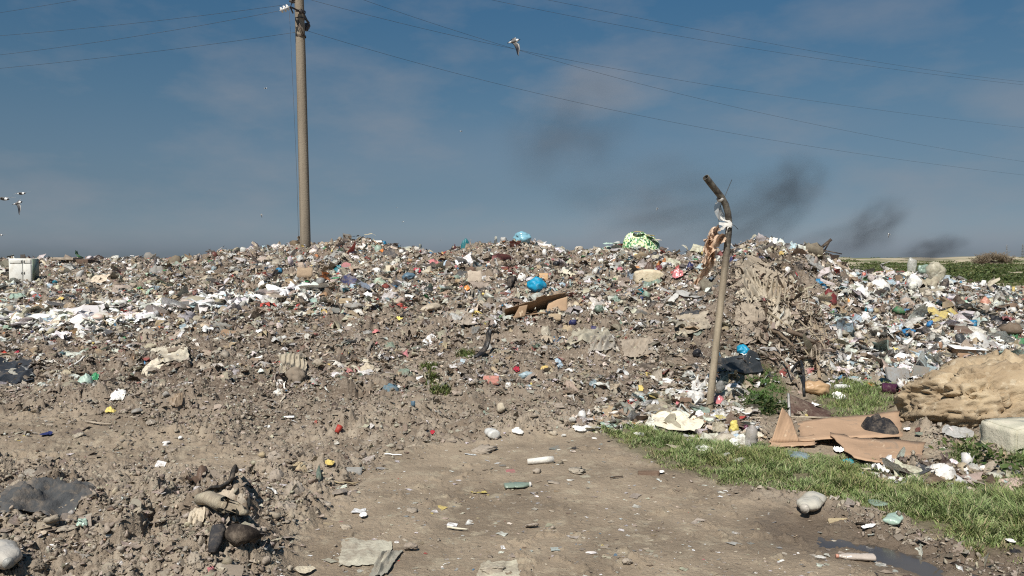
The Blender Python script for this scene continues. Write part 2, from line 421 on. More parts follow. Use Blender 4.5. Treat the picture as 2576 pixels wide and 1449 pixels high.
def terrain(x, y):
    """height and masks (heap, smooth path, wet hollow with darker mound)"""
    b = base_h(x, y)
    near = y < 11
    wob = perlin(x * 1.3, y * 1.3, 5) * .28 + perlin(x * 4.1, y * 4.1, 6) * .10
    pd = np.full(x.shape, -9.0); td = pd.copy(); wd = np.full(x.shape, 9.0); gd = pd.copy(); rd = np.full(x.shape, 9.0)
    if near.any():
        xn, yn = x[near], y[near]
        pd[near] = poly_dist(xn, yn, PATH); td[near] = poly_dist(xn, yn, TRACK)
        wd[near] = seg_dist(xn, yn, PUDDLE); rd[near] = seg_dist(xn, yn, RIDGE)
    n13 = y < 14
    if n13.any():
        gd[n13] = np.max([poly_dist(x[n13], y[n13], g) for g in GRASS], axis=0)
    path = np.maximum(smooth(-.12, .30, pd + wob * .7), .72 * smooth(-.15, .25, td + wob))
    gr = smooth(-.05, .12, gd + wob * .3)
    lv = np.full(x.shape, -9.0)
    if n13.any(): lv[n13] = poly_dist(x[n13], y[n13], LEVEL)
    path = np.maximum(np.maximum(path, gr * .85), .93 * smooth(-.1, .1, lv))
    heap = smooth(.02, .25, b)
    plain = smooth(40, 52, y) * (1 - heap)
    rough = (1 - path) * (1 - plain)
    # churned clods on the left, heap lumps further up
    jx, jy = perlin(x * 9, y * 9, 14) * .035 + perlin(x * 23, y * 23, 16) * .012, perlin(x * 9, y * 9, 15) * .035 + perlin(x * 23, y * 23, 17) * .012
    w1, id1, e1 = worley((x + jx) * 3.4 + wob, (y + jy) * 3.4, 11, True)
    w2, id2, e2 = worley((x + jx) * 8.5 + wob * 2, (y + jy) * 8.5 - wob, 12, True)
    w3, id3, e3 = worley((x + jx) * 19, (y + jy) * 19, 13, True)
    patch = smooth(-.35, .35, fbm(x, y, .8, 3, 21))
    lump = (smooth(0, .3, e1) * (id1 ** 2) * .075 * (.25 + patch) + smooth(0, .28, e2) * id2 ** 1.5 * .046 * (.3 + patch) + smooth(0, .3, e3) * id3 * .020) * (.75 + .5 * smooth(-.3, .4, fbm(x, y, 1.7, 2, 19)))
    roll = fbm(x, y, .35, 2, 31) * .12 + fbm(x, y, 1.1, 3, 33) * .085
    ridg = fbm(x, y, 2.3, 4, 35, .55, True) * .05
    fine = fbm(x, y, 11, 4, 41, .65) * .020
    big = smooth(0.2, .9, b)
    h = b + rough * (lump * (1 + .35 * big) + fine + ridg * (.5 + .8 * patch)) + roll * (.12 + .88 * np.clip(rough, 0, 1)) * (.35 + .65 * heap + .25 * smooth(-.5, -2.5, x) * (y < 8))
    # the path: shallow tread, crumbs of dried mud
    crumb = np.maximum(0, fbm(x, y, 7, 4, 51, .6) - .28) * .035 * smooth(.1, .5, fbm(x, y, .9, 2, 52) + .35)
    h = h + path * (fbm(x, y, 1.6, 3, 53) * .016 + fbm(x, y, 28, 2, 55) * .0026 + crumb)
    h = h + .17 * np.exp(-(rd / .28) ** 2) * (.55 + .9 * perlin(x * 2.2, y * 2.2, 61)) * (1 - smooth(0, .3, pd))
    wet = np.exp(-(wd / .30) ** 2)
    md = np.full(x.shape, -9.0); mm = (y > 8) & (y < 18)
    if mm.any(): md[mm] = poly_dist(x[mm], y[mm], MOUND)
    dark = .95 * smooth(-.15, .35, md + wob)  # darker soil inside the mound outline, returned in the wet channel
    h = h - .034 * wet * (y < 9) - .01 * np.exp(-(wd / .8) ** 2) * (y < 9)
    # far rise at the edge of the plain
    h = h + np.where(y > 150, 1.6 * smooth(190, 240, y) * (1 - smooth(300, 420, y)) * (.6 + fbm(x, y, .02, 3, 71)), 0) * smooth(.30, .4, x / np.maximum(y, 1))
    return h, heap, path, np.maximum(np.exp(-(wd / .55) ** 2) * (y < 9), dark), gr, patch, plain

NU = 1450
UU = np.linspace(-.92, .92, NU)
DD = [2.3]
while DD[-1] < 44: DD.append(DD[-1] * 1.0031)
NEAR_ROWS = len(DD)
while DD[-1] < 5000: DD.append(DD[-1] * 1.025)
DD = np.array(DD)
GX, GY = UU[:, None] * DD[None, :], np.repeat(DD[None, :], NU, 0)
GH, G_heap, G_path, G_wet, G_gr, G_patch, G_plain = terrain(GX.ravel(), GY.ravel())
GH = GH.reshape(GX.shape)
LOGD = np.log(DD)
def height(x, y):
    x, y = np.asarray(x, float), np.asarray(y, float)
    fi = np.clip((x / np.maximum(y, .1) - UU[0]) / (UU[-1] - UU[0]) * (NU - 1), 0, NU - 1.001); fj = np.clip(np.interp(np.log(np.maximum(y, .1)), LOGD, np.arange(len(DD))), 0, len(DD) - 1.001)
    i, j = fi.astype(int), fj.astype(int); a, b = fi - i, fj - j
    return (GH[i, j] * (1 - a) + GH[i + 1, j] * a) * (1 - b) + (GH[i, j + 1] * (1 - a) + GH[i + 1, j + 1] * a) * b
_D = DD[:NEAR_ROWS + 90]
def at(X, Y):
    """the point of the ground seen at X, Y of the photograph"""
    a, b, c_ = (float(v) for v in ray(X, Y))
    z = CAM_H + _D * c_ / b; x = _D * a / b
    g = z - height(x, _D)
    k = np.nonzero(g < 0)[0]
    j = k[0] if len(k) else int(np.argmin(g[:NEAR_ROWS]))
    y = _D[j]
    return Vector((a / b * y, y, float(height(a / b * y, y))))
def plane_pt(X, Y, d):
    a, b, c_ = (float(v) for v in ray(X, Y))
    return Vector((a / b * d, d, CAM_H + c_ / b * d))

# ---- ground material
def ground_material():
    t = NT('earth')
    m = t.attr('mask'); s3 = t.n.new('ShaderNodeSeparateColor'); t.l.new(m, s3.inputs[0]); path, wet, grass = s3.outputs
    m2 = t.attr('mask_two'); s4 = t.n.new('ShaderNodeSeparateColor'); t.l.new(m2, s4.inputs[0]); heap, patch, plain = s4.outputs
    n1, n2, n3, n4 = t.noise(1.1, 6, .62, dist=.3), t.noise(6, 6, .66), t.noise(34, 5, .65), t.noise(130, 3, .6)
    mud = t.mix(t.rng(n1, .35, .68), (0.185, 0.144, 0.107), (0.310, 0.254, 0.194))
    mud = t.mix(t.rng(n2, .42, .70, 0, .75), mud, (0.378, 0.323, 0.254))
    mud = t.mix(t.rng(n3, .52, .70, 0, .55), mud, (0.095, 0.071, 0.052))
    hp = t.mix(t.rng(n1, .3, .7), (.115, .086, .065), (.235, .188, .145)) if True else t.mix(t.rng(n1, .3, .7), (0.107, 0.079, 0.058), (0.215, 0.168, 0.127))
    hp = t.mix(t.rng(n3, .50, .68, 0, .8), hp, (0.361, 0.310, 0.249))
    hp = t.mix(t.rng(t.vor(30, out='Distance'), .0, .28, .75, 0), hp, t.mix(t.rng(t.noise(21, 2), .42, .58), (0.060, 0.043, 0.031), (0.361, 0.318, 0.258)))
    col = t.mix(heap, mud, hp)
    dust = t.mix(t.rng(n1, .36, .64), (0.194, 0.151, 0.108), (0.310, 0.245, 0.176))
    dust = t.mix(t.rng(n2, .50, .70, 0, .8), dust, (0.370, 0.314, 0.228))
    dust = t.mix(t.rng(n3, .56, .72, 0, .5), dust, (0.138, 0.099, 0.067))
    dust = t.mix(t.rng(n4, .60, .72, 0, .6), dust, (0.430, 0.387, 0.310))
    col = t.mix(path, col, dust)
    sand = t.mix(t.rng(t.noise(.05, 6, .6), .42, .56), (.15, .155, .08), (.38, .325, .23))
    col = t.mix(plain, col, sand)
    col = t.mix(t.math('MULTIPLY', grass, .7), col, (.10, .095, .05))
    damp_mound = t.rng(t.math('ADD', t.math('MULTIPLY', wet, 1.0), t.math('MULTIPLY', t.math('SUBTRACT', n2, .5), 1.1)), .3, .95)  # damp ground by the puddle plus the darker mound soil
    col = t.mix(t.math('MULTIPLY', damp_mound, .85), col, (.115, .086, .062))
    t.base(col, t.rng(damp_mound, 0, 1, .95, .45), .25)
    hgt = t.math('ADD', t.math('MULTIPLY', n3, 1.0), t.math('MULTIPLY', n4, .5))
    t.bump(hgt, .8, .02)
    return t.m
EARTH = ground_material()
def terrain_meshes():
    n, m = GX.shape
    V = np.stack([GX.ravel(), GY.ravel(), GH.ravel()], 1)
    i, j = np.meshgrid(np.arange(n - 1), np.arange(m - 1), indexing='ij')
    Q = np.stack([i * m + j, (i + 1) * m + j, (i + 1) * m + j + 1, i * m + j + 1], -1).reshape(-1, 4)
    # the far plain needs fewer columns
    heapv = (G_heap > .35) & (GY.ravel() < 60)
    hq = heapv[Q].sum(1) >= 2
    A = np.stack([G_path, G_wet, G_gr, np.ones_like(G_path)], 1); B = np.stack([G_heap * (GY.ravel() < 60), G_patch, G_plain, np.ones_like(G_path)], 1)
    for name, sel in (('ground', ~hq), ('rubbish_hill', hq)):
        q = Q[sel]; used, inv = np.unique(q, return_inverse=True)
        me = mesh_np(name, V[used], inv, np.full(len(q), 4), [EARTH], True)
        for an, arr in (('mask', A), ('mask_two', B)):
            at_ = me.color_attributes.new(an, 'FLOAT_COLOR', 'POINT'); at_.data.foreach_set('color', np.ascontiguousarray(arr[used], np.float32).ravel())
        tag(link(name, me), kind='structure')
    # everything beyond and behind, a little lower
    R = [0.0, 8, 40, 200, 900, 4500]; P = np.array([[(r * math.cos(a), r * math.sin(a), -.12 if r < 4000 else -.3) for a in np.linspace(0, 2 * math.pi, 49)[:-1]] for r in R])
    o = MB().grid(P, wrap=True).build('far_ground', EARTH); tag(o, kind='structure')
terrain_meshes()

# the wet hollow beside the grass
t = NT('muddy_water')
t.base(t.mix(t.rng(t.noise(3, 4), .3, .7), (.05, .042, .036), (.085, .070, .055)), t.rng(t.noise(5, 4), .35, .65, .04, .22), .9)
t.bump(t.noise(30, 2), .05, .01)
def puddle():
    L, Rr = [], []
    for k, (x, y) in enumerate(PUDDLE):
        w = .5
        L.append((x - w * .5, y - w, 0)); Rr.append((x + w * .5, y + w, 0))
    P = np.array([[l, r] for l, r in zip(L, Rr)])
    z = float(np.median(height(np.array([p[0] for p in PUDDLE[1:5]]), np.array([p[1] for p in PUDDLE[1:5]])))) + .002
    P[:, :, 2] = z
    tag(MB().grid(P).build('puddle', t.m, smooth_=False), kind='structure')
puddle()
# ------------------------------------------------------------------ uncountable stuff: scraps, clods, grass, scrub
RS = np.random.default_rng(7)
def crease(P, rng, n=6, amp=1.0):
    """piecewise flat creases over 2-D points, as in crumpled paper or foil"""
    z = np.zeros(len(P))
    for _ in range(n):
        a = rng.uniform(0, 2 * math.pi); d = P @ np.array([math.cos(a), math.sin(a)])
        z += rng.choice([-1, 1]) * rng.uniform(.3, 1) * np.abs(d - rng.uniform(-.8, .8))
    return amp * (z - z.mean()) / max(n, 1) ** .5
def tmpl_sheet(n, rng, amp):
    g = np.linspace(-1, 1, n); P = np.array([(x, y) for x in g for y in g]) * rng.uniform(.8, 1.15, (n * n, 1))
    z = crease(P, rng, 6, amp)
    F = np.array([(i * n + j, (i + 1) * n + j, (i + 1) * n + j + 1, i * n + j + 1) for i in range(n - 1) for j in range(n - 1)])
    return np.c_[P, z] * .5, F
def tmpl_strip(rng):
    m = 9; s = np.linspace(-1, 1, m); a = np.cumsum(rng.normal(0, .45, m)); b = np.cumsum(rng.normal(0, .4, m))
    x = np.cumsum(np.cos(a)) / m * 2; y = np.cumsum(np.sin(a)) / m * 2; z = np.cumsum(np.sin(b)) / m * 1.2
    c0 = np.c_[x - x.mean(), y - y.mean(), z - z.min()]
    w = rng.uniform(.05, .22) * (1 - .5 * s ** 2)[:, None] * np.c_[-np.sin(a), np.cos(a), rng.normal(0, .5, m)]
    V = np.stack([c0 - w, c0 + w], 1).reshape(-1, 3) * .5
    return V, np.array([(2 * i, 2 * i + 1, 2 * i + 3, 2 * i + 2) for i in range(m - 1)])
def ico(sub):
    import bmesh
    bm = bmesh.new(); bmesh.ops.create_icosphere(bm, subdivisions=sub, radius=1)
    V = np.array([v.co[:] for v in bm.verts]); F = np.array([[v.index for v in f.verts] for f in bm.faces]); bm.free()
    return V, F
ICO = {k: ico(k) for k in (1, 2, 3, 4, 5)}
def lumpy(V, rng, amp, k=7, hard=True):
    r = np.ones(len(V))
    for _ in range(k):
        d = rng.normal(0, 1, 3); d /= np.linalg.norm(d); c_ = rng.uniform(-.2, .9)
        q = V @ d
        r -= amp * rng.uniform(.4, 1) * (np.maximum(0, q - c_) if hard else np.sin(q * rng.uniform(2, 6) + c_) * .4)
    return V * r[:, None]
def tmpl_lump(rng, sub=1):
    V, F = ICO[sub]
    return lumpy(V, rng, .55) * rng.uniform(.6, 1.1, 3) * .5, F
def tmpl_crumb(rng, sub=2):
    V, F = ICO[sub]
    V = lumpy(V, rng, .6, 9) * rng.uniform(.45, 1.18, (len(V), 1)) * rng.uniform(.5, 1.2, 3)
    return V * .5, F
def tmpl_cloth(n, rng):
    g = np.linspace(-1, 1, n); P = np.array([(x, y) for x in g for y in g]) * rng.uniform(.55, 1.2, (n * n, 1))
    a = rng.uniform(0, math.pi); f = P @ np.array([math.cos(a), math.sin(a)])
    z = .30 * np.sin(f * rng.uniform(3, 6.5) + rng.uniform(0, 6)) + crease(P, rng, 6, .42) + rng.normal(0, .06, len(P)) - .32 * (P ** 2).sum(1)
    F = np.array([(i * n + j, (i + 1) * n + j, (i + 1) * n + j + 1, i * n + j + 1) for i in range(n - 1) for j in range(n - 1)])
    return np.c_[P, z] * .5, F
def tmpl_stick(rng):
    n = 4; s = np.linspace(-.5, .5, 4); off = np.cumsum(rng.normal(0, .05, (4, 2)), 0); r = .03 * (1 - .5 * np.abs(s))
    V = np.array([(s[i], off[i, 0] + r[i] * math.cos(a), off[i, 1] + r[i] * math.sin(a)) for i in range(4) for a in (0, 1.57, 3.14, 4.71)])
    return V, np.array([(i * n + j, i * n + (j + 1) % n, (i + 1) * n + (j + 1) % n, (i + 1) * n + j) for i in range(3) for j in range(n)])
def rotmats(N, rng, tilt):
    a = rng.uniform(0, 2 * math.pi, N); tx, ty = rng.normal(0, tilt, N), rng.normal(0, tilt, N)
    ca, sa, cx, sx, cy, sy = np.cos(a), np.sin(a), np.cos(tx), np.sin(tx), np.cos(ty), np.sin(ty)
    Z = np.zeros(N); O = np.ones(N)
    Rz = np.stack([np.stack([ca, -sa, Z], 1), np.stack([sa, ca, Z], 1), np.stack([Z, Z, O], 1)], 1)
    Rx = np.stack([np.stack([O, Z, Z], 1), np.stack([Z, cx, -sx], 1), np.stack([Z, sx, cx], 1)], 1)
    Ry = np.stack([np.stack([cy, Z, sy], 1), np.stack([Z, O, Z], 1), np.stack([-sy, Z, cy], 1)], 1)
    return Rx @ Ry @ Rz
def scatter(name, pos, size, tint, kinds, m, tilt=.5, lift=.25, smooth_=False, squash=None):
    """one mesh of many scraps. kinds: list of (share, [templates])"""
    N = len(pos); R = rotmats(N, RS, tilt)
    kk = RS.choice(len(kinds), N, p=np.array([k[0] for k in kinds]) / sum(k[0] for k in kinds))
    VV, LL, SS, TT = [], [], [], []; base = 0
    for k, (_, T) in enumerate(kinds):
        tt = RS.integers(0, len(T), N)
        for q, (V, F) in enumerate(T):
            s = np.nonzero((kk == k) & (tt == q))[0]
            if not len(s): continue
            an = RS.uniform(.55, 1.3, (len(s), 3)) * size[s, None]
            P = np.einsum('nij,nvj->nvi', R[s], V[None] * an[:, None, :])
            if squash is not None: P[:, :, 2] *= squash
            P += pos[s, None, :]; P[:, :, 2] += (lift * size[s])[:, None]
            VV.append(P.reshape(-1, 3)); TT.append(np.repeat(tint[s], len(V), 0))
            LL.append((F[None] + (base + np.arange(len(s)) * len(V))[:, None, None]).reshape(-1)); SS.append(np.full(len(s) * len(F), F.shape[1])); base += len(s) * len(V)
    me = mesh_np(name, np.concatenate(VV), np.concatenate(LL), np.concatenate(SS), [m], smooth_, np.concatenate(TT))
    return tag(link(name, me), kind='stuff')
def scrap_material(name, rough=.6, trans=.12, dirt=.55):
    t = NT(name); a = t.attr('tint'); al = t.attr('tint', 'Alpha')
    f = t.rng(t.math('ADD', t.math('MULTIPLY', t.noise(14, 4, .6), .6), t.math('MULTIPLY', t.noise(70, 3, .6), .4)), dirt - .14, dirt + .10, 0, .85)
    col = t.mix(f, a, MUD)
    t.base(col, t.math('ADD', t.math('MULTIPLY', al, -.45), .85), .35)
    t.bump(t.noise(60, 4, .65), .5, .01)
    if trans:
        tr = t.n.new('ShaderNodeBsdfTranslucent'); t.set(tr.inputs[0], col)
        mx = t.n.new('ShaderNodeMixShader'); t.set(mx.inputs[0], trans)
        t.l.new(t.p.outputs[0], mx.inputs[1]); t.l.new(tr.outputs[0], mx.inputs[2]); t.l.new(mx.outputs[0], t.out.inputs['Surface'])
    return t.m
SCRAP = scrap_material('scraps'); FOAM = scrap_material('foam_bits', dirt=.72); CLOD = scrap_material('clods', trans=0, dirt=.5)
def pal(N, table):
    names = list(table); p = np.array([table[n] for n in names], float); p /= p.sum()
    k = RS.choice(len(names), N, p=p); C = np.array([RGB[n] for n in names])[k]
    C = C * RS.uniform(.72, 1.22, (N, 1)) * RS.uniform(.93, 1.07, (N, 3))
    return np.c_[np.clip(C, .005, .85), RS.uniform(0, 1, N)]
def sample(N, dmin, dmax, power=1.4, umax=.86):
    u = RS.uniform(-umax, umax, N); q = RS.uniform(0, 1, N); e = 1 - power
    d = (dmin ** e + q * (dmax ** e - dmin ** e)) ** (1 / e)
    return u * d, d
T_SHEET = [tmpl_sheet(5, RS, a) for a in (.6, .8, 1.0, .7, .9, 1.1, .65, .85)]
T_CLOTH = [tmpl_cloth(7, RS) for _ in range(14)]
T_FLAKE = [tmpl_sheet(3, RS, a) for a in (.5, .7, .9, .6, .8)]
T_STRIP = [tmpl_strip(RS) for _ in range(10)]
T_LUMP = [tmpl_lump(RS) for _ in range(8)]
T_CRUMB = [tmpl_crumb(RS) for _ in range(10)]
T_STICK = [tmpl_stick(RS) for _ in range(5)]
FRESH = dict(white=21, palegrey=23, grey=8, beige=24, cream=10, tan=8, mudpale=13, mud=3, brown=5, darkbrown=4, black=3.2, red=1.3, darkred=2.0, pink=1.0, orange=.5, yellow=.6, green=.7, palegreen=2.2, teal=.6, blue=.6, paleblue=1.6, navy=.6, bluegrey=1, cardboard=2.0)
EARTHY = dict(mudpale=36, mud=12, muddark=8, white=5, cream=3, tan=7, beige=16, palegrey=9, grey=6, brown=6, black=1.4, darkred=.6, pink=.35, blue=.3, yellow=.3, greygreen=1.5, red=.2)
APRON = dict(white=34, palegrey=24, beige=14, cream=9, paleblue=5, grey=6, tan=6, brown=5, darkbrown=3, black=3, blue=1.2, teal=.6, red=.9, darkred=1.5, pink=1.4, green=.5, palegreen=2, yellow=.3, orange=.02, cardboard=2)
PILE = dict(palegrey=20, beige=20, white=22, cream=10, grey=10, tan=7, brown=4, black=3, mudpale=8, paleblue=2)
def freshness(x, y, z):
    X, Y = project(x, y, z)
    band = np.interp(X, [0, 300, 700, 900, 1300, 1600, 1750, 1850, 2050, 2090, 2150, 2576], [850, 845, 785, 795, 800, 795, 750, 660, 660, 900, 960, 960])
    n = perlin(x * .7, y * .7, 91) * 70
    f = smooth(45, -45, Y - band + n)
    return np.where(y > 45, 0, f)
def heap_scraps():
    x, y = sample(640000, 3.2, 46, 1.12); z = height(x, y)
    b = base_h(x, y); f = freshness(x, y, z)
    _, _, path_, _, gr_, patch_, _ = terrain(x, y)
    hp = np.maximum(smooth(-.01, .16, b), .45 * (.3 + patch_) * (y < 12)) * (1 - np.clip(path_ * 1.15, 0, 1)) * (1 - gr_)
    cl = .55 + .9 * smooth(-.35, .45, fbm(x, y, 1.4, 3, 93))
    keep = RS.uniform(0, 1, len(x)) < hp * (.62 + .38 * f) * cl
    x, y, z, f = x[keep], y[keep], z[keep], f[keep]
    isf = RS.uniform(0, 1, len(x)) < f * .95 + .012
    size = np.exp(RS.normal(math.log(.043), .68, len(x))) * (.62 + .034 * y)
    size = np.clip(size, .016, .20 + .013 * y) * np.where(f > .4, 1, .85)
    size = np.where((f < .4) & (y < 8.2) & (size > .055), .055 + (size - .055) * .28, size)
    size = np.where((f < .4) & (y > 8.2), np.clip(size * 1.22, .02, .26), size)
    pos = np.c_[x, y, z]
    X, _ = project(x, y, z)
    knob = isf & (X > 1890) & (X < 2090) & (y > 14.5)
    apron = isf & (X > 2085 + 40 * perlin(x * .6, y * .6, 96))
    s1 = isf & ~knob & ~apron
    size = size * np.where(apron, 1.2, 1)
    bigm = size > .10
    for name, s, tab, ks, kb, tl, lf in (('litter', s1, FRESH, [(.56, T_FLAKE), (.16, T_LUMP), (.18, T_STRIP), (.10, T_STICK)], [(.10, T_SHEET), (.54, T_CLOTH), (.20, T_STRIP), (.16, T_CRUMB)], .55, .18),
                                        ('white_litter', apron, APRON, [(.56, T_FLAKE), (.16, T_LUMP), (.18, T_STRIP), (.10, T_STICK)], [(.12, T_SHEET), (.56, T_CLOTH), (.16, T_STRIP), (.16, T_CRUMB)], .55, .2),
                                        ('pale_litter', knob, PILE, [(.5, T_FLAKE), (.5, T_LUMP)], [(.6, T_SHEET), (.4, T_CLOTH)], .8, .25),
                                        ('earth_crumbs', ~isf & (y < 8.2), dict(mudpale=52, mud=30, beige=10, palegrey=4, brown=2, muddark=3), [(.6, T_CRUMB), (.2, T_STRIP), (.12, T_FLAKE), (.08, T_STICK)], [(.5, T_CRUMB), (.5, T_CLOTH)], .35, .1),
                                        ('earthy_scraps', ~isf & (y >= 8.2), EARTHY, [(.14, T_FLAKE), (.34, T_CRUMB), (.40, T_STRIP), (.12, T_STICK)], [(.62, T_CLOTH), (.28, T_STRIP), (.10, T_CRUMB)], .30, .13)):
        a_, b_ = s & ~bigm, s & bigm
        scatter(name, pos[a_], size[a_], pal(a_.sum(), tab), ks, SCRAP, tl, lf)
        scatter('crumpled_' + name, pos[b_], size[b_] * (.8 if name == 'earthy_scraps' else 1), pal(b_.sum(), tab), kb, SCRAP, tl, lf, name.startswith('earth'))
    print('scraps', len(x))
heap_scraps()
def white_band():
    # the spill of white foam bits along the foot of the far bank on the left
    P = [(0, 800, 26), (120, 815, 30), (230, 800, 34), (330, 790, 24), (430, 775, 13), (540, 765, 12), (640, 752, 9), (740, 735, 6), (820, 738, 5)]
    px = np.array([p[0] for p in P]); c0 = np.array([p[1] for p in P]); w = np.array([p[2] for p in P])
    X = RS.uniform(-60, 800, 11000); Y = np.interp(X, px, c0) + RS.normal(0, 1, len(X)) * np.interp(X, px, w) * .5
    g = fbm(X / 60, Y / 25, 1, 3, 95); k = (g > -.12) | (RS.uniform(0, 1, len(X)) < .12); X, Y = X[k], Y[k]
    # the same places as points of the bank
    d = np.empty(len(X)); xs = np.empty(len(X))
    for i in range(len(X)):
        p = at(X[i], Y[i]); xs[i], d[i] = p.x, p.y
    z = height(xs, d)
    scatter('foam_litter', np.c_[xs, d, z], np.clip(np.exp(RS.normal(math.log(.058), .8, len(X))), .02, .42), pal(len(X), dict(white=60, palegrey=14, cream=14, beige=6, paleblue=3)), [(.52, T_CLOTH), (.18, T_SHEET), (.2, T_CRUMB), (.1, T_STRIP)], FOAM, .35, .16, False, .8)
white_band()
def clods():
    x, y = sample(60000, 2.6, 13, 1.7); z = height(x, y)
    _, heap, path, wet, gr, patch, _p = terrain(x, y)
    keep = RS.uniform(0, 1, len(x)) < (1 - path) * (.25 + .75 * patch) * (1 - gr) + path * .06 * (1 - wet) * (1 - gr)
    x, y, z, path = x[keep], y[keep], z[keep], path[keep]
    size = np.clip(np.exp(RS.normal(math.log(.030), .6, len(x))), .008, .12) * np.where(path > .5, .5, 1)
    tab = dict(mud=36, mudpale=44, muddark=4, beige=8)
    scatter('soil_clods', np.c_[x, y, z], size, pal(len(x), tab), [(.9, T_CRUMB), (.1, T_FLAKE)], CLOD, .35, .06, False, .75)
    # small pale bits trodden into the ground
    x, y = sample(24000, 2.6, 12, 1.5); z = height(x, y); _, heap, path, wet, gr, patch, _p = terrain(x, y)
    keep = RS.uniform(0, 1, len(x)) < .55 * (1 - gr) * (1 - .6 * wet)
    x, y, z = x[keep], y[keep], z[keep]
    scatter('trodden_bits', np.c_[x, y, z], np.clip(np.exp(RS.normal(math.log(.014), .65, len(x))), .004, .085), pal(len(x), dict(white=14, palegrey=14, cream=10, beige=22, mudpale=20, grey=8, tan=8, brown=8, black=2, red=.7, pink=.5, blue=.5, yellow=.6)),
            [(.55, T_FLAKE), (.2, T_SHEET), (.1, T_STRIP), (.15, T_STICK)], SCRAP, .12, .05, False, .4)
clods()
# ---- the mess of paper and film round the foot of the pipe and behind the grass
def stray():
    for name, poly, n, tab, sz in (('stray_litter', [(1500, 1090), (1560, 1040), (1640, 1010), (1740, 985), (1850, 985), (1900, 1060), (1930, 1130), (1860, 1135), (1700, 1095)], 1500, dict(white=26, palegrey=22, beige=18, cream=16, paleblue=3, yellow=1.5, orange=.8, red=.7, pink=1, brown=8, tan=6), .05),
                                   ('verge_litter', [(2150, 1200), (2200, 1170), (2330, 1170), (2480, 1185), (2700, 1200), (2700, 1250), (2500, 1245), (2300, 1235)], 700, dict(white=16, palegrey=18, beige=14, cream=8, paleblue=3, brown=20, darkbrown=8, tan=12, muddark=8), .042),
                                   ('heap_foot_litter', [(1400, 1060), (1500, 1030), (1640, 985), (1760, 930), (1850, 940), (2000, 900), (2100, 900), (2300, 905), (2290, 960), (2100, 965), (1960, 960), (1700, 1040), (1500, 1090)], 2400, FRESH, .05)):
        P = flat(poly) if name != 'heap_foot_litter' else [tuple(at(*q)[:2]) for q in poly]
        px = [p[0] for p in P]; py = [p[1] for p in P]
        x = RS.uniform(min(px), max(px), n * 3); y = RS.uniform(min(py), max(py), n * 3); k = inside(x, y, P); x, y = x[k][:n], y[k][:n]
        z = height(x, y); s = np.clip(np.exp(RS.normal(math.log(sz), .6, len(x))), .012, .22); b_ = s > .07
        for nm, q, ks in ((name, ~b_, [(.5, T_FLAKE), (.15, T_LUMP), (.2, T_STRIP), (.15, T_STICK)]), ('crumpled_' + name, b_, [(.5, T_SHEET), (.35, T_CLOTH), (.15, T_STRIP)])):
            scatter(nm, np.c_[x, y, z][q], s[q], pal(q.sum(), tab), ks, SCRAP, .4, .15)
stray()
# ---- grass
def blades(name, x, y, h, lean, cols, m, w=.0040, segs=4):
    N = len(x); z = height(x, y) - .01
    a = RS.uniform(0, 2 * math.pi, N); ln = lean * RS.uniform(.3, 1.4, N) * h
    s = np.linspace(0, 1, segs)
    cx = x[:, None] + np.cos(a)[:, None] * ln[:, None] * s ** 1.8; cy = y[:, None] + np.sin(a)[:, None] * ln[:, None] * s ** 1.8
    cz = z[:, None] + h[:, None] * (s - .28 * np.clip(lean * 1.0, 0, 1) * s ** 2.5)
    ww = (w * RS.uniform(.6, 1.5, N))[:, None] * (1 - s ** 1.6 * .95)
    b = a + math.pi / 2 + RS.normal(0, .5, N)
    L = np.stack([cx - np.cos(b)[:, None] * ww, cy - np.sin(b)[:, None] * ww, cz], -1); R_ = np.stack([cx + np.cos(b)[:, None] * ww, cy + np.sin(b)[:, None] * ww, cz], -1)
    V = np.stack([L, R_], 2).reshape(-1, 3)
    f = np.array([(2 * i, 2 * i + 1, 2 * i + 3, 2 * i + 2) for i in range(segs - 1)])
    Q = (f[None] + (np.arange(N) * 2 * segs)[:, None, None]).reshape(-1)
    me = mesh_np(name, V, Q, np.full(N * (segs - 1), 4), [m], False, np.repeat(cols, 2 * segs, 0))
    return tag(link(name, me), kind='stuff')
def leaf_material(name):
    t = NT(name); a = t.attr('tint')
    t.base(t.mix(t.rng(t.noise(3, 3), .3, .7, 0, .5), a, t.mix(1.0, a, (.8, .62, .35), 'MULTIPLY')), .55, .35)
    tr = t.n.new('ShaderNodeBsdfTranslucent'); t.set(tr.inputs[0], a); mx = t.n.new('ShaderNodeMixShader'); t.set(mx.inputs[0], .28)
    t.l.new(t.p.outputs[0], mx.inputs[1]); t.l.new(tr.outputs[0], mx.inputs[2]); t.l.new(mx.outputs[0], t.out.inputs['Surface'])
    return t.m
LEAF = leaf_material('grass_blades')
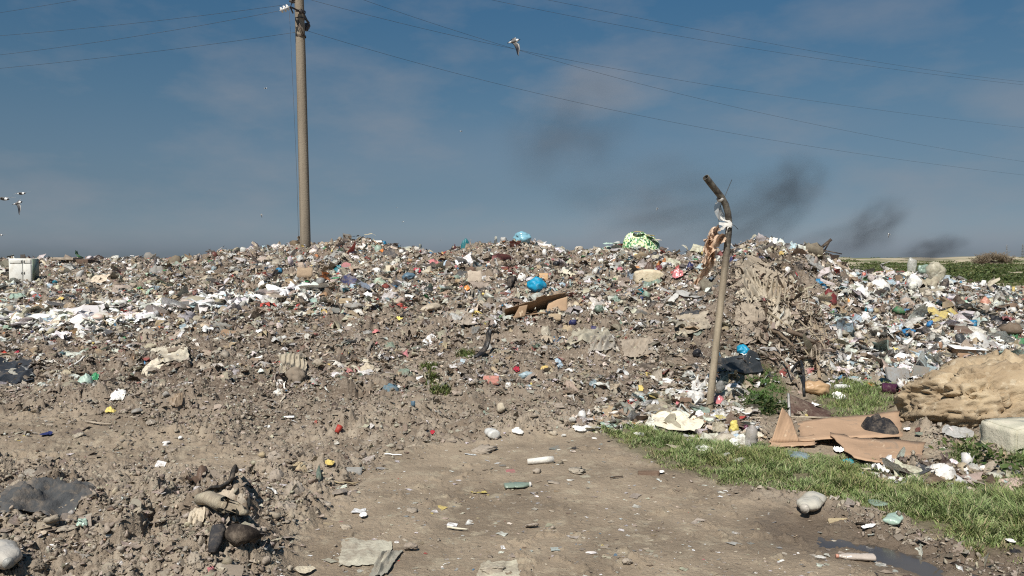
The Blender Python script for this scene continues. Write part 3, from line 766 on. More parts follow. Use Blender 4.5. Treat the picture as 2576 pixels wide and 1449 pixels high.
def grass():
    X, Y, Hh, C = [], [], [], []
    for k, (poly, n, hh) in enumerate(zip(GRASS, (125000, 16000, 16000, 3500, 5000), (.085, .055, .075, .12, .12))):
        px = np.array([p[0] for p in poly]); py = np.array([p[1] for p in poly])
        x = RS.uniform(px.min() - .1, px.max() + .1, n * 2); y = RS.uniform(py.min() - .1, py.max() + .1, n * 2)
        d = poly_dist(x, y, poly) + perlin(x * 3, y * 3, 101) * .12 + perlin(x * 9, y * 9, 103) * .06
        tuft = fbm(x, y, 5.5, 3, 104)
        keep = (d > 0) & (x < .75 * y) & (RS.uniform(0, 1, len(x)) < np.clip(.45 + d * 2.6, 0, 1) * smooth(-.6, .2, tuft) * (1, .9, .6, .7, .7)[k])
        x, y, d, tuft = x[keep], y[keep], d[keep], tuft[keep]
        h = hh * (.35 + .9 * np.clip(d / .5, 0, 1)) * (1 + .85 * tuft) * RS.uniform(.55, 1.35, len(x))
        if k == 0: h *= .72 + .75 * smooth(5.3, 4.4, y + .0 * x) * smooth(.0, .5, d)
        g = np.array([(.19, .265, .095), (.255, .325, .135), (.325, .345, .185), (.39, .345, .215)])[RS.choice(4, len(x), p=(.38, .34, .18, .10) if k == 0 else (.6, .3, .07, .03))]
        if k == 1: g = g * np.array([.45, .66, .45])
        dry = (d < .12) & (RS.uniform(0, 1, len(x)) < .35); g[dry] = (.30, .27, .17)
        X.append(x); Y.append(y); Hh.append(np.clip(h, .012, .26)); C.append(np.c_[g * RS.uniform(.7, 1.3, (len(x), 1)), np.zeros(len(x))])
    x, y, h, c_ = (np.concatenate(v) for v in (X, Y, Hh, C))
    blades('grass', x, y, h, .75, c_, LEAF)
grass()
def scrub():
    # low green growth on the plain behind the dump
    N = 6000; u = RS.uniform(.30, .88, N); d = (40 ** -.6 + RS.uniform(0, 1, N) * (330 ** -.6 - 40 ** -.6)) ** (-1 / .6)
    x, y = u * d, d
    g = fbm(x, y, .035, 4, 111) + .4 * fbm(x, y, .15, 2, 112)
    k = (g > .07) | (RS.uniform(0, 1, N) < .06); x, y = x[k], y[k]; z = height(x, y)
    M = 46; n = len(x)
    R_ = RS.uniform(.3, .95, n) * (1 + y * .0035); off = RS.normal(0, .6, (n, M, 3)); off[:, :, 2] = np.abs(off[:, :, 2]) * .17
    P = (np.stack([x, y, z], 1)[:, None, :] + off * R_[:, None, None]).reshape(-1, 3)
    sz = np.repeat(R_, M) * RS.uniform(.10, .22, n * M)
    col = np.array([(.075, .11, .035), (.11, .145, .05), (.16, .17, .075)])[RS.choice(3, n, p=(.45, .4, .15))] * RS.uniform(.7, 1.2, (n, 1))
    col = np.c_[np.repeat(col, M, 0) * RS.uniform(.8, 1.2, (n * M, 1)), np.zeros(n * M)]
    scatter('scrub', P, sz, col, [(1, T_FLAKE)], LEAF, .8, .1)
scrub()
# ------------------------------------------------------------------ things
CROP = {1: (0, 541.8, .2511), 2: (644, 541.8, .2511), 3: (1288, 541.8, .2511), 4: (1932, 541.8, .2511), 5: (0, 905.6, .3751), 6: (644, 905.6, .3751), 7: (1288, 905.6, .3751), 8: (1932, 905.6, .3751), 0: (0, 0, 1)}
LAND = []            # (X, Y, short name) of the landmarks that labels of small things refer to
USED = set()
def px_m(d): return d * PK / FPX           # metres per picture unit at distance d
def slope_at(p):
    x, y = p.x, p.y
    return float((base_h(np.array([x * (y + .8) / y]), np.array([y + .8])) - base_h(np.array([x * (y - .8) / y]), np.array([y - .8])))[0] / 1.6)
def rows_per_m(p):
    return max((FPX / PK) * ((CAM_H - p.z) + slope_at(p) * p.y) / p.y ** 2, 4.0)
def outline(rng, ns, corners, lo=.72):
    a = np.sort(rng.uniform(0, 2 * math.pi, corners)); r = rng.uniform(lo, 1.08, corners)
    th = np.linspace(0, 2 * math.pi, ns, endpoint=False)
    return th, np.interp(th, np.r_[a[-1] - 2 * math.pi, a, a[0] + 2 * math.pi], np.r_[r[-1], r, r[0]])
def cap(rng, p, w, L, H, style, nr=13, ns=34, yaw=0.0, tied=0):
    """a crumpled body lying on the ground at p: w across, L deep, H high; vertices relative to p"""
    th, rad = outline(rng, ns, rng.integers(6, 10), .7 if style != 'bag' else .85)
    rho = np.linspace(0, 1, nr)
    R_, T = np.meshgrid(rho, th, indexing='ij')
    ux, uy = R_ * rad * np.cos(T), R_ * rad * np.sin(T)
    P2 = np.c_[ux.ravel(), uy.ravel()]
    cr = crease(P2, rng, 9, .5).reshape(R_.shape); cr2 = crease(P2 * 2.3, rng, 12, .35).reshape(R_.shape)
    n1 = perlin(ux * 2.2 + rng.uniform(0, 99), uy * 2.2, 3); n2 = perlin(ux * 5.5 + rng.uniform(0, 99), uy * 5.5, 4)
    if style == 'bag':
        pr = (1 - R_ ** 2.3) ** .7
        c1 = (cr - cr.min()) / (np.ptp(cr) + 1e-9); c2 = (cr2 - cr2.min()) / (np.ptp(cr2) + 1e-9)
        z = H * pr * (.62 + .42 * c1 + .30 * (c2 - .4) + .22 * n1 + .10 * n2) - .12 * H * R_ ** 6
        if tied: z += H * .10 * np.abs(np.sin(T * 5.5 + 1.5 * n1 + tied)) * R_ * (1 - R_ ** 3)
    elif style == 'rag':
        k = rng.uniform(0, math.pi); f = np.cos(k) * ux + np.sin(k) * uy
        z = H * ((1 - R_ ** 2.5) * (.42 + .30 * np.abs(np.sin(f * rng.uniform(5, 9) + 2.2 * n1)) + .30 * n1 + .25 * cr) + .12 * cr2)
        z += np.where(R_ > .99, -.02, 0)
    else:                                   # sheet, film, wrapper, paper
        z = H * (.45 + .75 * cr + .35 * cr2 + .25 * n2) * (1 - .35 * R_ ** 4) + .012
        z = np.maximum(z, -.02)
    ca, sa = math.cos(yaw), math.sin(yaw)
    x, y = ux * w / 2, uy * L / 2
    x, y = x * ca - y * sa, x * sa + y * ca
    hx = height(p.x + x, p.y + y) - p.z
    sm = base_h(p.x + x, np.maximum(p.y + y, 1)) - float(base_h(np.array([p.x]), np.array([p.y]))[0])
    k = .75 if style in ('sheet', 'film') else .35
    g = k * np.clip(hx, -.4, .4) + (1 - k) * sm
    z = z + g + np.where(R_ > .9, np.minimum(0, hx - g), 0) * (style in ('bag', 'rag'))
    V = np.stack([x, y, z], -1)
    m = MB().grid(V, wrap=True)
    return m
def ball_mesh(rng, w, L, H, sub=4):
    """a stuffed, tied bag: round, creased towards the tie, flat where it lies"""
    V, F = ICO[sub]
    ax = np.array([rng.uniform(-.9, .9), rng.uniform(-.5, .1), rng.uniform(.3, 1)]); ax /= np.linalg.norm(ax)
    q = V @ ax; e = np.cross(ax, (0, 1, .2)); e /= np.linalg.norm(e); f = np.cross(ax, e)
    ph = np.arctan2(V @ f, V @ e); n1 = perlin(V[:, 0] * 1.7 + rng.uniform(0, 50), V[:, 2] * 1.7 + V[:, 1] * 1.3, 3)
    n2 = perlin(V[:, 0] * 5 + rng.uniform(0, 50), V[:, 2] * 5 + V[:, 1] * 4, 4)
    k = rng.integers(5, 9)
    r = lumpy(V, rng, .34, 9); r = np.linalg.norm(r, axis=1)
    r = r * (1 + .14 * n1 + .05 * n2) - .10 * np.abs(np.sin(ph * k / 2 + 2.0 * n1 + 1.2 * q)) * np.clip(.35 + q, 0, 1)
    r = r + .16 * np.clip(q - .86, 0, 1) / .14
    P_ = V * r[:, None]; P_[:, 2] = np.maximum(P_[:, 2], -.55 + .1 * n1)
    P_ = P_ / np.abs(P_[:, :2]).max(0).mean()
    z0, z1 = P_[:, 2].min(), P_[:, 2].max()
    return np.c_[P_[:, 0] * w / 2, P_[:, 1] * L / 2, (P_[:, 2] - z0) / (z1 - z0) * H], F
def stone_mesh(rng, w, L, H, flat_=False, sub=3, rough=0.0):
    V, F = ICO[sub]
    V = lumpy(V, rng, .5, 12)
    V = V * (1 + .10 * perlin(V[:, 0] * 2.5 + V[:, 2] * 1.3 + rng.uniform(0, 50), V[:, 1] * 2.5 + V[:, 2], 5) + .05 * perlin(V[:, 0] * 7 + V[:, 2] * 5, V[:, 1] * 7 - V[:, 2] * 4, 6))[:, None]
    if rough:
        V = V * (1 + rough * (.9 * perlin(V[:, 0] * 3 + V[:, 2] + rng.uniform(0, 50), V[:, 1] * 3 + V[:, 2] * 2, 15) + .6 * perlin(V[:, 0] * 7 + V[:, 2] * 5, V[:, 1] * 7 - V[:, 2] * 4 + rng.uniform(0, 50), 16)) + .3 * rough * rng.normal(0, 1, len(V)))[:, None]
    V = V / np.abs(V).max(0)
    return V * np.array([w / 2, L / 2, H * .62]) + np.array([0, 0, H * .36]), F
SURF = dict(clear='film', bag='plastic', sheet='plastic', film='film', rag='cloth', wrapper='glossy', paper='paper', stone='stone', slab='stone', board='wood', card='paper', stick='wood', bottle='glossy', strip='plastic', cup='plastic')
NAME = dict(clear='clear_bag', bag='plastic_bag', sheet='plastic_sheet', film='clear_film', rag='rag', wrapper='food_wrapper', paper='crumpled_paper', stone='stone', slab='flat_stone', board='board', card='cardboard_piece', stick='stick', bottle='plastic_bottle', strip='plastic_strip', cup='plastic_cup')
CATS = dict(clear='plastic bag', bag='plastic bag', sheet='plastic sheet', film='plastic film', rag='rag', wrapper='wrapper', paper='paper', stone='stone', slab='stone', board='board', card='cardboard', stick='stick', bottle='bottle', strip='plastic strip', cup='cup')
GRP = dict(clear='clear bags standing on the right apron', bag='plastic bags lying in the rubbish', sheet='plastic sheets lying in the rubbish', film='clear films lying in the rubbish', rag='rags lying in the rubbish', wrapper='wrappers lying in the rubbish', paper='crumpled papers lying about', stone='stones lying about', slab='flat stones lying about', board='boards lying in the rubbish', card='pieces of cardboard in the rubbish', stick='sticks lying about', bottle='plastic bottles lying about', strip='plastic strips in the rubbish', cup='plastic cups in the rubbish')
CNAME = dict(palegrey='pale grey', darkbrown='dark brown', darkred='dark red', palegreen='pale green', paleblue='pale blue', greygreen='grey green', mud='mud coloured', mudpale='pale mud coloured', muddark='dark muddy', bluegrey='blue grey', cardboard='light brown', teal='teal blue', peach='peach')
def bottle_profile(R, L):
    return [(0, R * .55), (.02 * L, R * .92), (.06 * L, R), (.30 * L, R * .98), (.36 * L, R * .90), (.42 * L, R), (.68 * L, R), (.76 * L, R * .86), (.86 * L, R * .48), (.90 * L, R * .34), (.93 * L, R * .33)]
def make_bottle(rng, p, L, R, yaw, color, squash, label, surf='glossy', capc=None, lift=None, pitch=0.0, group=None):
    root = empty('plastic_bottle', p, label, 'bottle', group)
    root.rotation_euler = (0, pitch, yaw)
    pr = bottle_profile(R, L); n = 18
    rings = []
    for i, (s, r) in enumerate(pr):
        k = squash + (1 - squash) * smooth(.75, .95, s / L)
        rings.append([(s - L / 2, math.cos(a) * r * (1.12 if k < .9 else 1), math.sin(a) * r * k * (1 + .10 * math.sin(3 * a + i)) + .03 * L * (rng.normal() * .25 if 2 < i < 8 else 0)) for a in np.linspace(0, 2 * math.pi, n, endpoint=False)])
    m = MB().grid(np.array(rings), wrap=True); m.f.append(tuple(range(n))[::-1])
    h0 = R * squash * .8 if lift is None else lift
    m.build('bottle_body', mat(color, surf), root, (0, 0, h0))
    c_ = MB().tube([(L * .43, 0, 0), (L * .445, 0, 0), (L * .50, 0, 0)], [R * .36, R * .42, R * .42], 14)
    c_.build('bottle_cap', mat(capc or 'white', 'plastic'), root, (0, 0, h0), smooth_=False)
    return root
def item(crop, cx, cy, w, h, kind, color, desc, seed, label=None):
    ox, oy, s = CROP[crop]
    X, Y, pw, ph = ox + cx * s, oy + cy * s, w * s, h * s
    rng = np.random.default_rng(1000 + seed)
    foot = at(X, Y + ph * (.30 if kind in ('bag', 'stone', 'rag', 'cup', 'board', 'card') else .05))
    p = foot; d = p.y; m = px_m(d)
    W, Hh = pw * m, ph * m
    rpm = rows_per_m(p)
    surf = SURF[kind]; M = mat(color, surf); nm = NAME[kind]
    yaw = rng.uniform(-.25, .25)
    if kind == 'clear':
        V, F = ball_mesh(rng, W, W * .8, min(Hh * 1.05, W * 1.6), 4); p.z = foot.z - .06 * Hh
        return tag(link(nm, mesh_np(nm, V, F, np.full(len(F), 3), [M], True), None, p), label, CATS[kind], GRP[kind]), X, Y, pw, ph
    if kind in ('bag', 'rag'):
        L = W * rng.uniform(.7, .95) if kind == 'bag' else min(max(ph * .8 / rpm, W * .45), W * 1.3)
        Ht = min(max((ph - .55 * L * rpm) * m * 1.1, .38 * Hh), (.62 if kind == 'bag' else .42) * W)
        p = p + Vector((0, L * .22, 0)); p.z = float(height(p.x, p.y)) - .015 if kind == 'rag' else foot.z - .02
        if kind == 'bag' and pw > 13 and pw < 1.7 * ph:
            V, F = ball_mesh(rng, W * 1.0, W * .85, min(max(Hh * .95, W * .5), W * 1.15), 4 if pw > 26 else 3); p.z = foot.z - .1 * Hh
            return tag(link(nm, mesh_np(nm, V, F, np.full(len(F), 3), [M], pw > 26), None, p), label, CATS[kind], GRP[kind]), X, Y, pw, ph
        o = cap(rng, p, W * 1.02, L, Ht, kind, yaw=yaw * .5).build(nm, M, loc=p, smooth_=kind == 'rag')
        if kind == 'bag' and pw > 30 and seed % 3 == 0:
            k = rng.uniform(-.3, .3) * W
            zt = Ht * .62
            kn = MB().tube([(k, -.05 * L, zt - .02), (k + W * .04, -.12 * L, zt + .03 * W), (k + W * .06, -.2 * L, zt + .07 * W)], [W * .05, W * .024, W * .055], 9)
            kn.build('bag_knot', M, o)
    elif kind in ('sheet', 'film', 'wrapper', 'paper', 'strip'):
        if kind == 'strip':
            L = min(max(ph / rpm, .05), 2.4 * max(W, Hh)); Ht = max(Hh - L * rpm * m, .02)
            a = np.linspace(-.5, .5, 14); wv = np.cumsum(rng.normal(0, .02, 14)); sg = rng.choice([-1, 1]) if abs(pw - ph) < ph else 1
            xs, ys = a * W * sg + wv * W, a * L
            hz = height(p.x + xs, p.y + ys) - p.z
            wd = max(.18 * max(W, .05), .02) * (1 - .5 * (2 * a) ** 2)
            G = np.stack([np.stack([xs - wd, ys + wd * .5, hz + .03 + .03 * rng.random(14)], -1), np.stack([xs, ys, hz + .055 + .02 * rng.random(14)], -1), np.stack([xs + wd, ys - wd * .5, hz + .02 + .03 * rng.random(14)], -1)], 1)
            o = MB().grid(G).build(nm, M, loc=p, smooth_=True)
        else:
            L = min(max(ph * .85 / rpm, .35 * W), 1.5 * W)
            Ht = min(max((ph - L * rpm * .8) * m, .16 * min(W, L), .02), .6 * W)
            o = cap(rng, p, W * 1.05, L, Ht, 'film' if kind == 'film' else 'sheet', yaw=yaw).build(nm, M, loc=p, smooth_=kind == 'film')
    elif kind in ('stone', 'slab'):
        L = W * (.8 if kind == 'stone' else 1); L = min(L, 1.3 * ph / rpm + .3 * W) if kind == 'slab' else L
        Ht = max(Hh * .8 if kind == 'stone' else Hh - L * rpm * m * .8, .16 * W)
        V, F = stone_mesh(rng, W, L, Ht, sub=4 if pw > 40 else 3, rough=.26 if 'mud' in str(color) or color in ('tan', 'brown') else .10)
        p = p + Vector((0, L * .2, 0)); p.z = foot.z - .12 * Ht
        o = link(nm, mesh_np(nm, V, F, np.full(len(F), 3), [M], False), loc=p); o.rotation_euler.z = yaw
    elif kind in ('board', 'card'):
        T = .012 if kind == 'board' else .008
        n = 9; a = np.linspace(-.5, .5, n); bnd = rng.uniform(.02, .10) * W
        L = max(Hh * 1.05, .03); lean = rng.uniform(.35, .8)
        top = []
        V = np.array([[(x * W + .15 * q * W * rng.uniform(-.3, .3), q * L * math.sin(lean) + bnd * (1 - 4 * x * x) * .5, q * L * math.cos(lean) * (1.15)) for x in a] for q in (0, .33, .66, 1.0)])
        V[:, :, 2] += rng.normal(0, .02 * W, V.shape[:2]) * (kind == 'card')
        o = MB().grid(V).build(nm, M, loc=p - Vector((0, 0, .02)), smooth_=True)
        so = o.modifiers.new('thickness', 'SOLIDIFY'); so.thickness = T
    elif kind == 'stick':
        th = max(min(W, Hh) * .3, .006); L = ph * .5 / rpm
        up = rng.choice([-1, 1])
        q0, q1 = Vector((-W / 2, -L * up * .5, 0)), Vector((W / 2, L * up * .5, 0))
        pts = []
        for k in range(7):
            q = q0.lerp(q1, k / 6) + Vector((0, rng.normal() * .02 * W, 0)); q.z = float(height(p.x + q.x, p.y + q.y)) - p.z + th * .8; pts.append(q)
        zm = [v.z for v in pts]; 
        for k, v in enumerate(pts): v.z = .5 * v.z + .5 * (zm[0] + (zm[-1] - zm[0]) * k / 6) + .01
        o = MB().tube(pts, [th * (1 - .05 * k) for k in range(7)], 7).build(nm, M, loc=p)
    elif kind == 'cup':
        r = W / 2
        o = MB().tube([(0, 0, 0), (0, 0, Hh * .5), (0, 0, Hh), (0, 0, Hh * .98), (0, 0, Hh * .1)], [r * .7, r * .85, r, r * .93, r * .62], 16).build(nm, M, loc=p)
        o.rotation_euler = (rng.uniform(-.6, .3), rng.uniform(-.6, .6), 0)
    elif kind == 'bottle':
        Lb = max(W, .9 * Hh) * 1.05
        make_bottle_item = make_bottle(rng, p, Lb, max(min(Hh * .5, Lb * .18), Lb * .13), rng.uniform(-.5, .5) + (math.pi if rng.random() < .5 else 0), color, .6, 'x', capc=rng.choice(['white', 'blue', 'green']))
        o = make_bottle_item
    tag(o, label, CATS[kind], GRP[kind])
    return o, X, Y, pw, ph
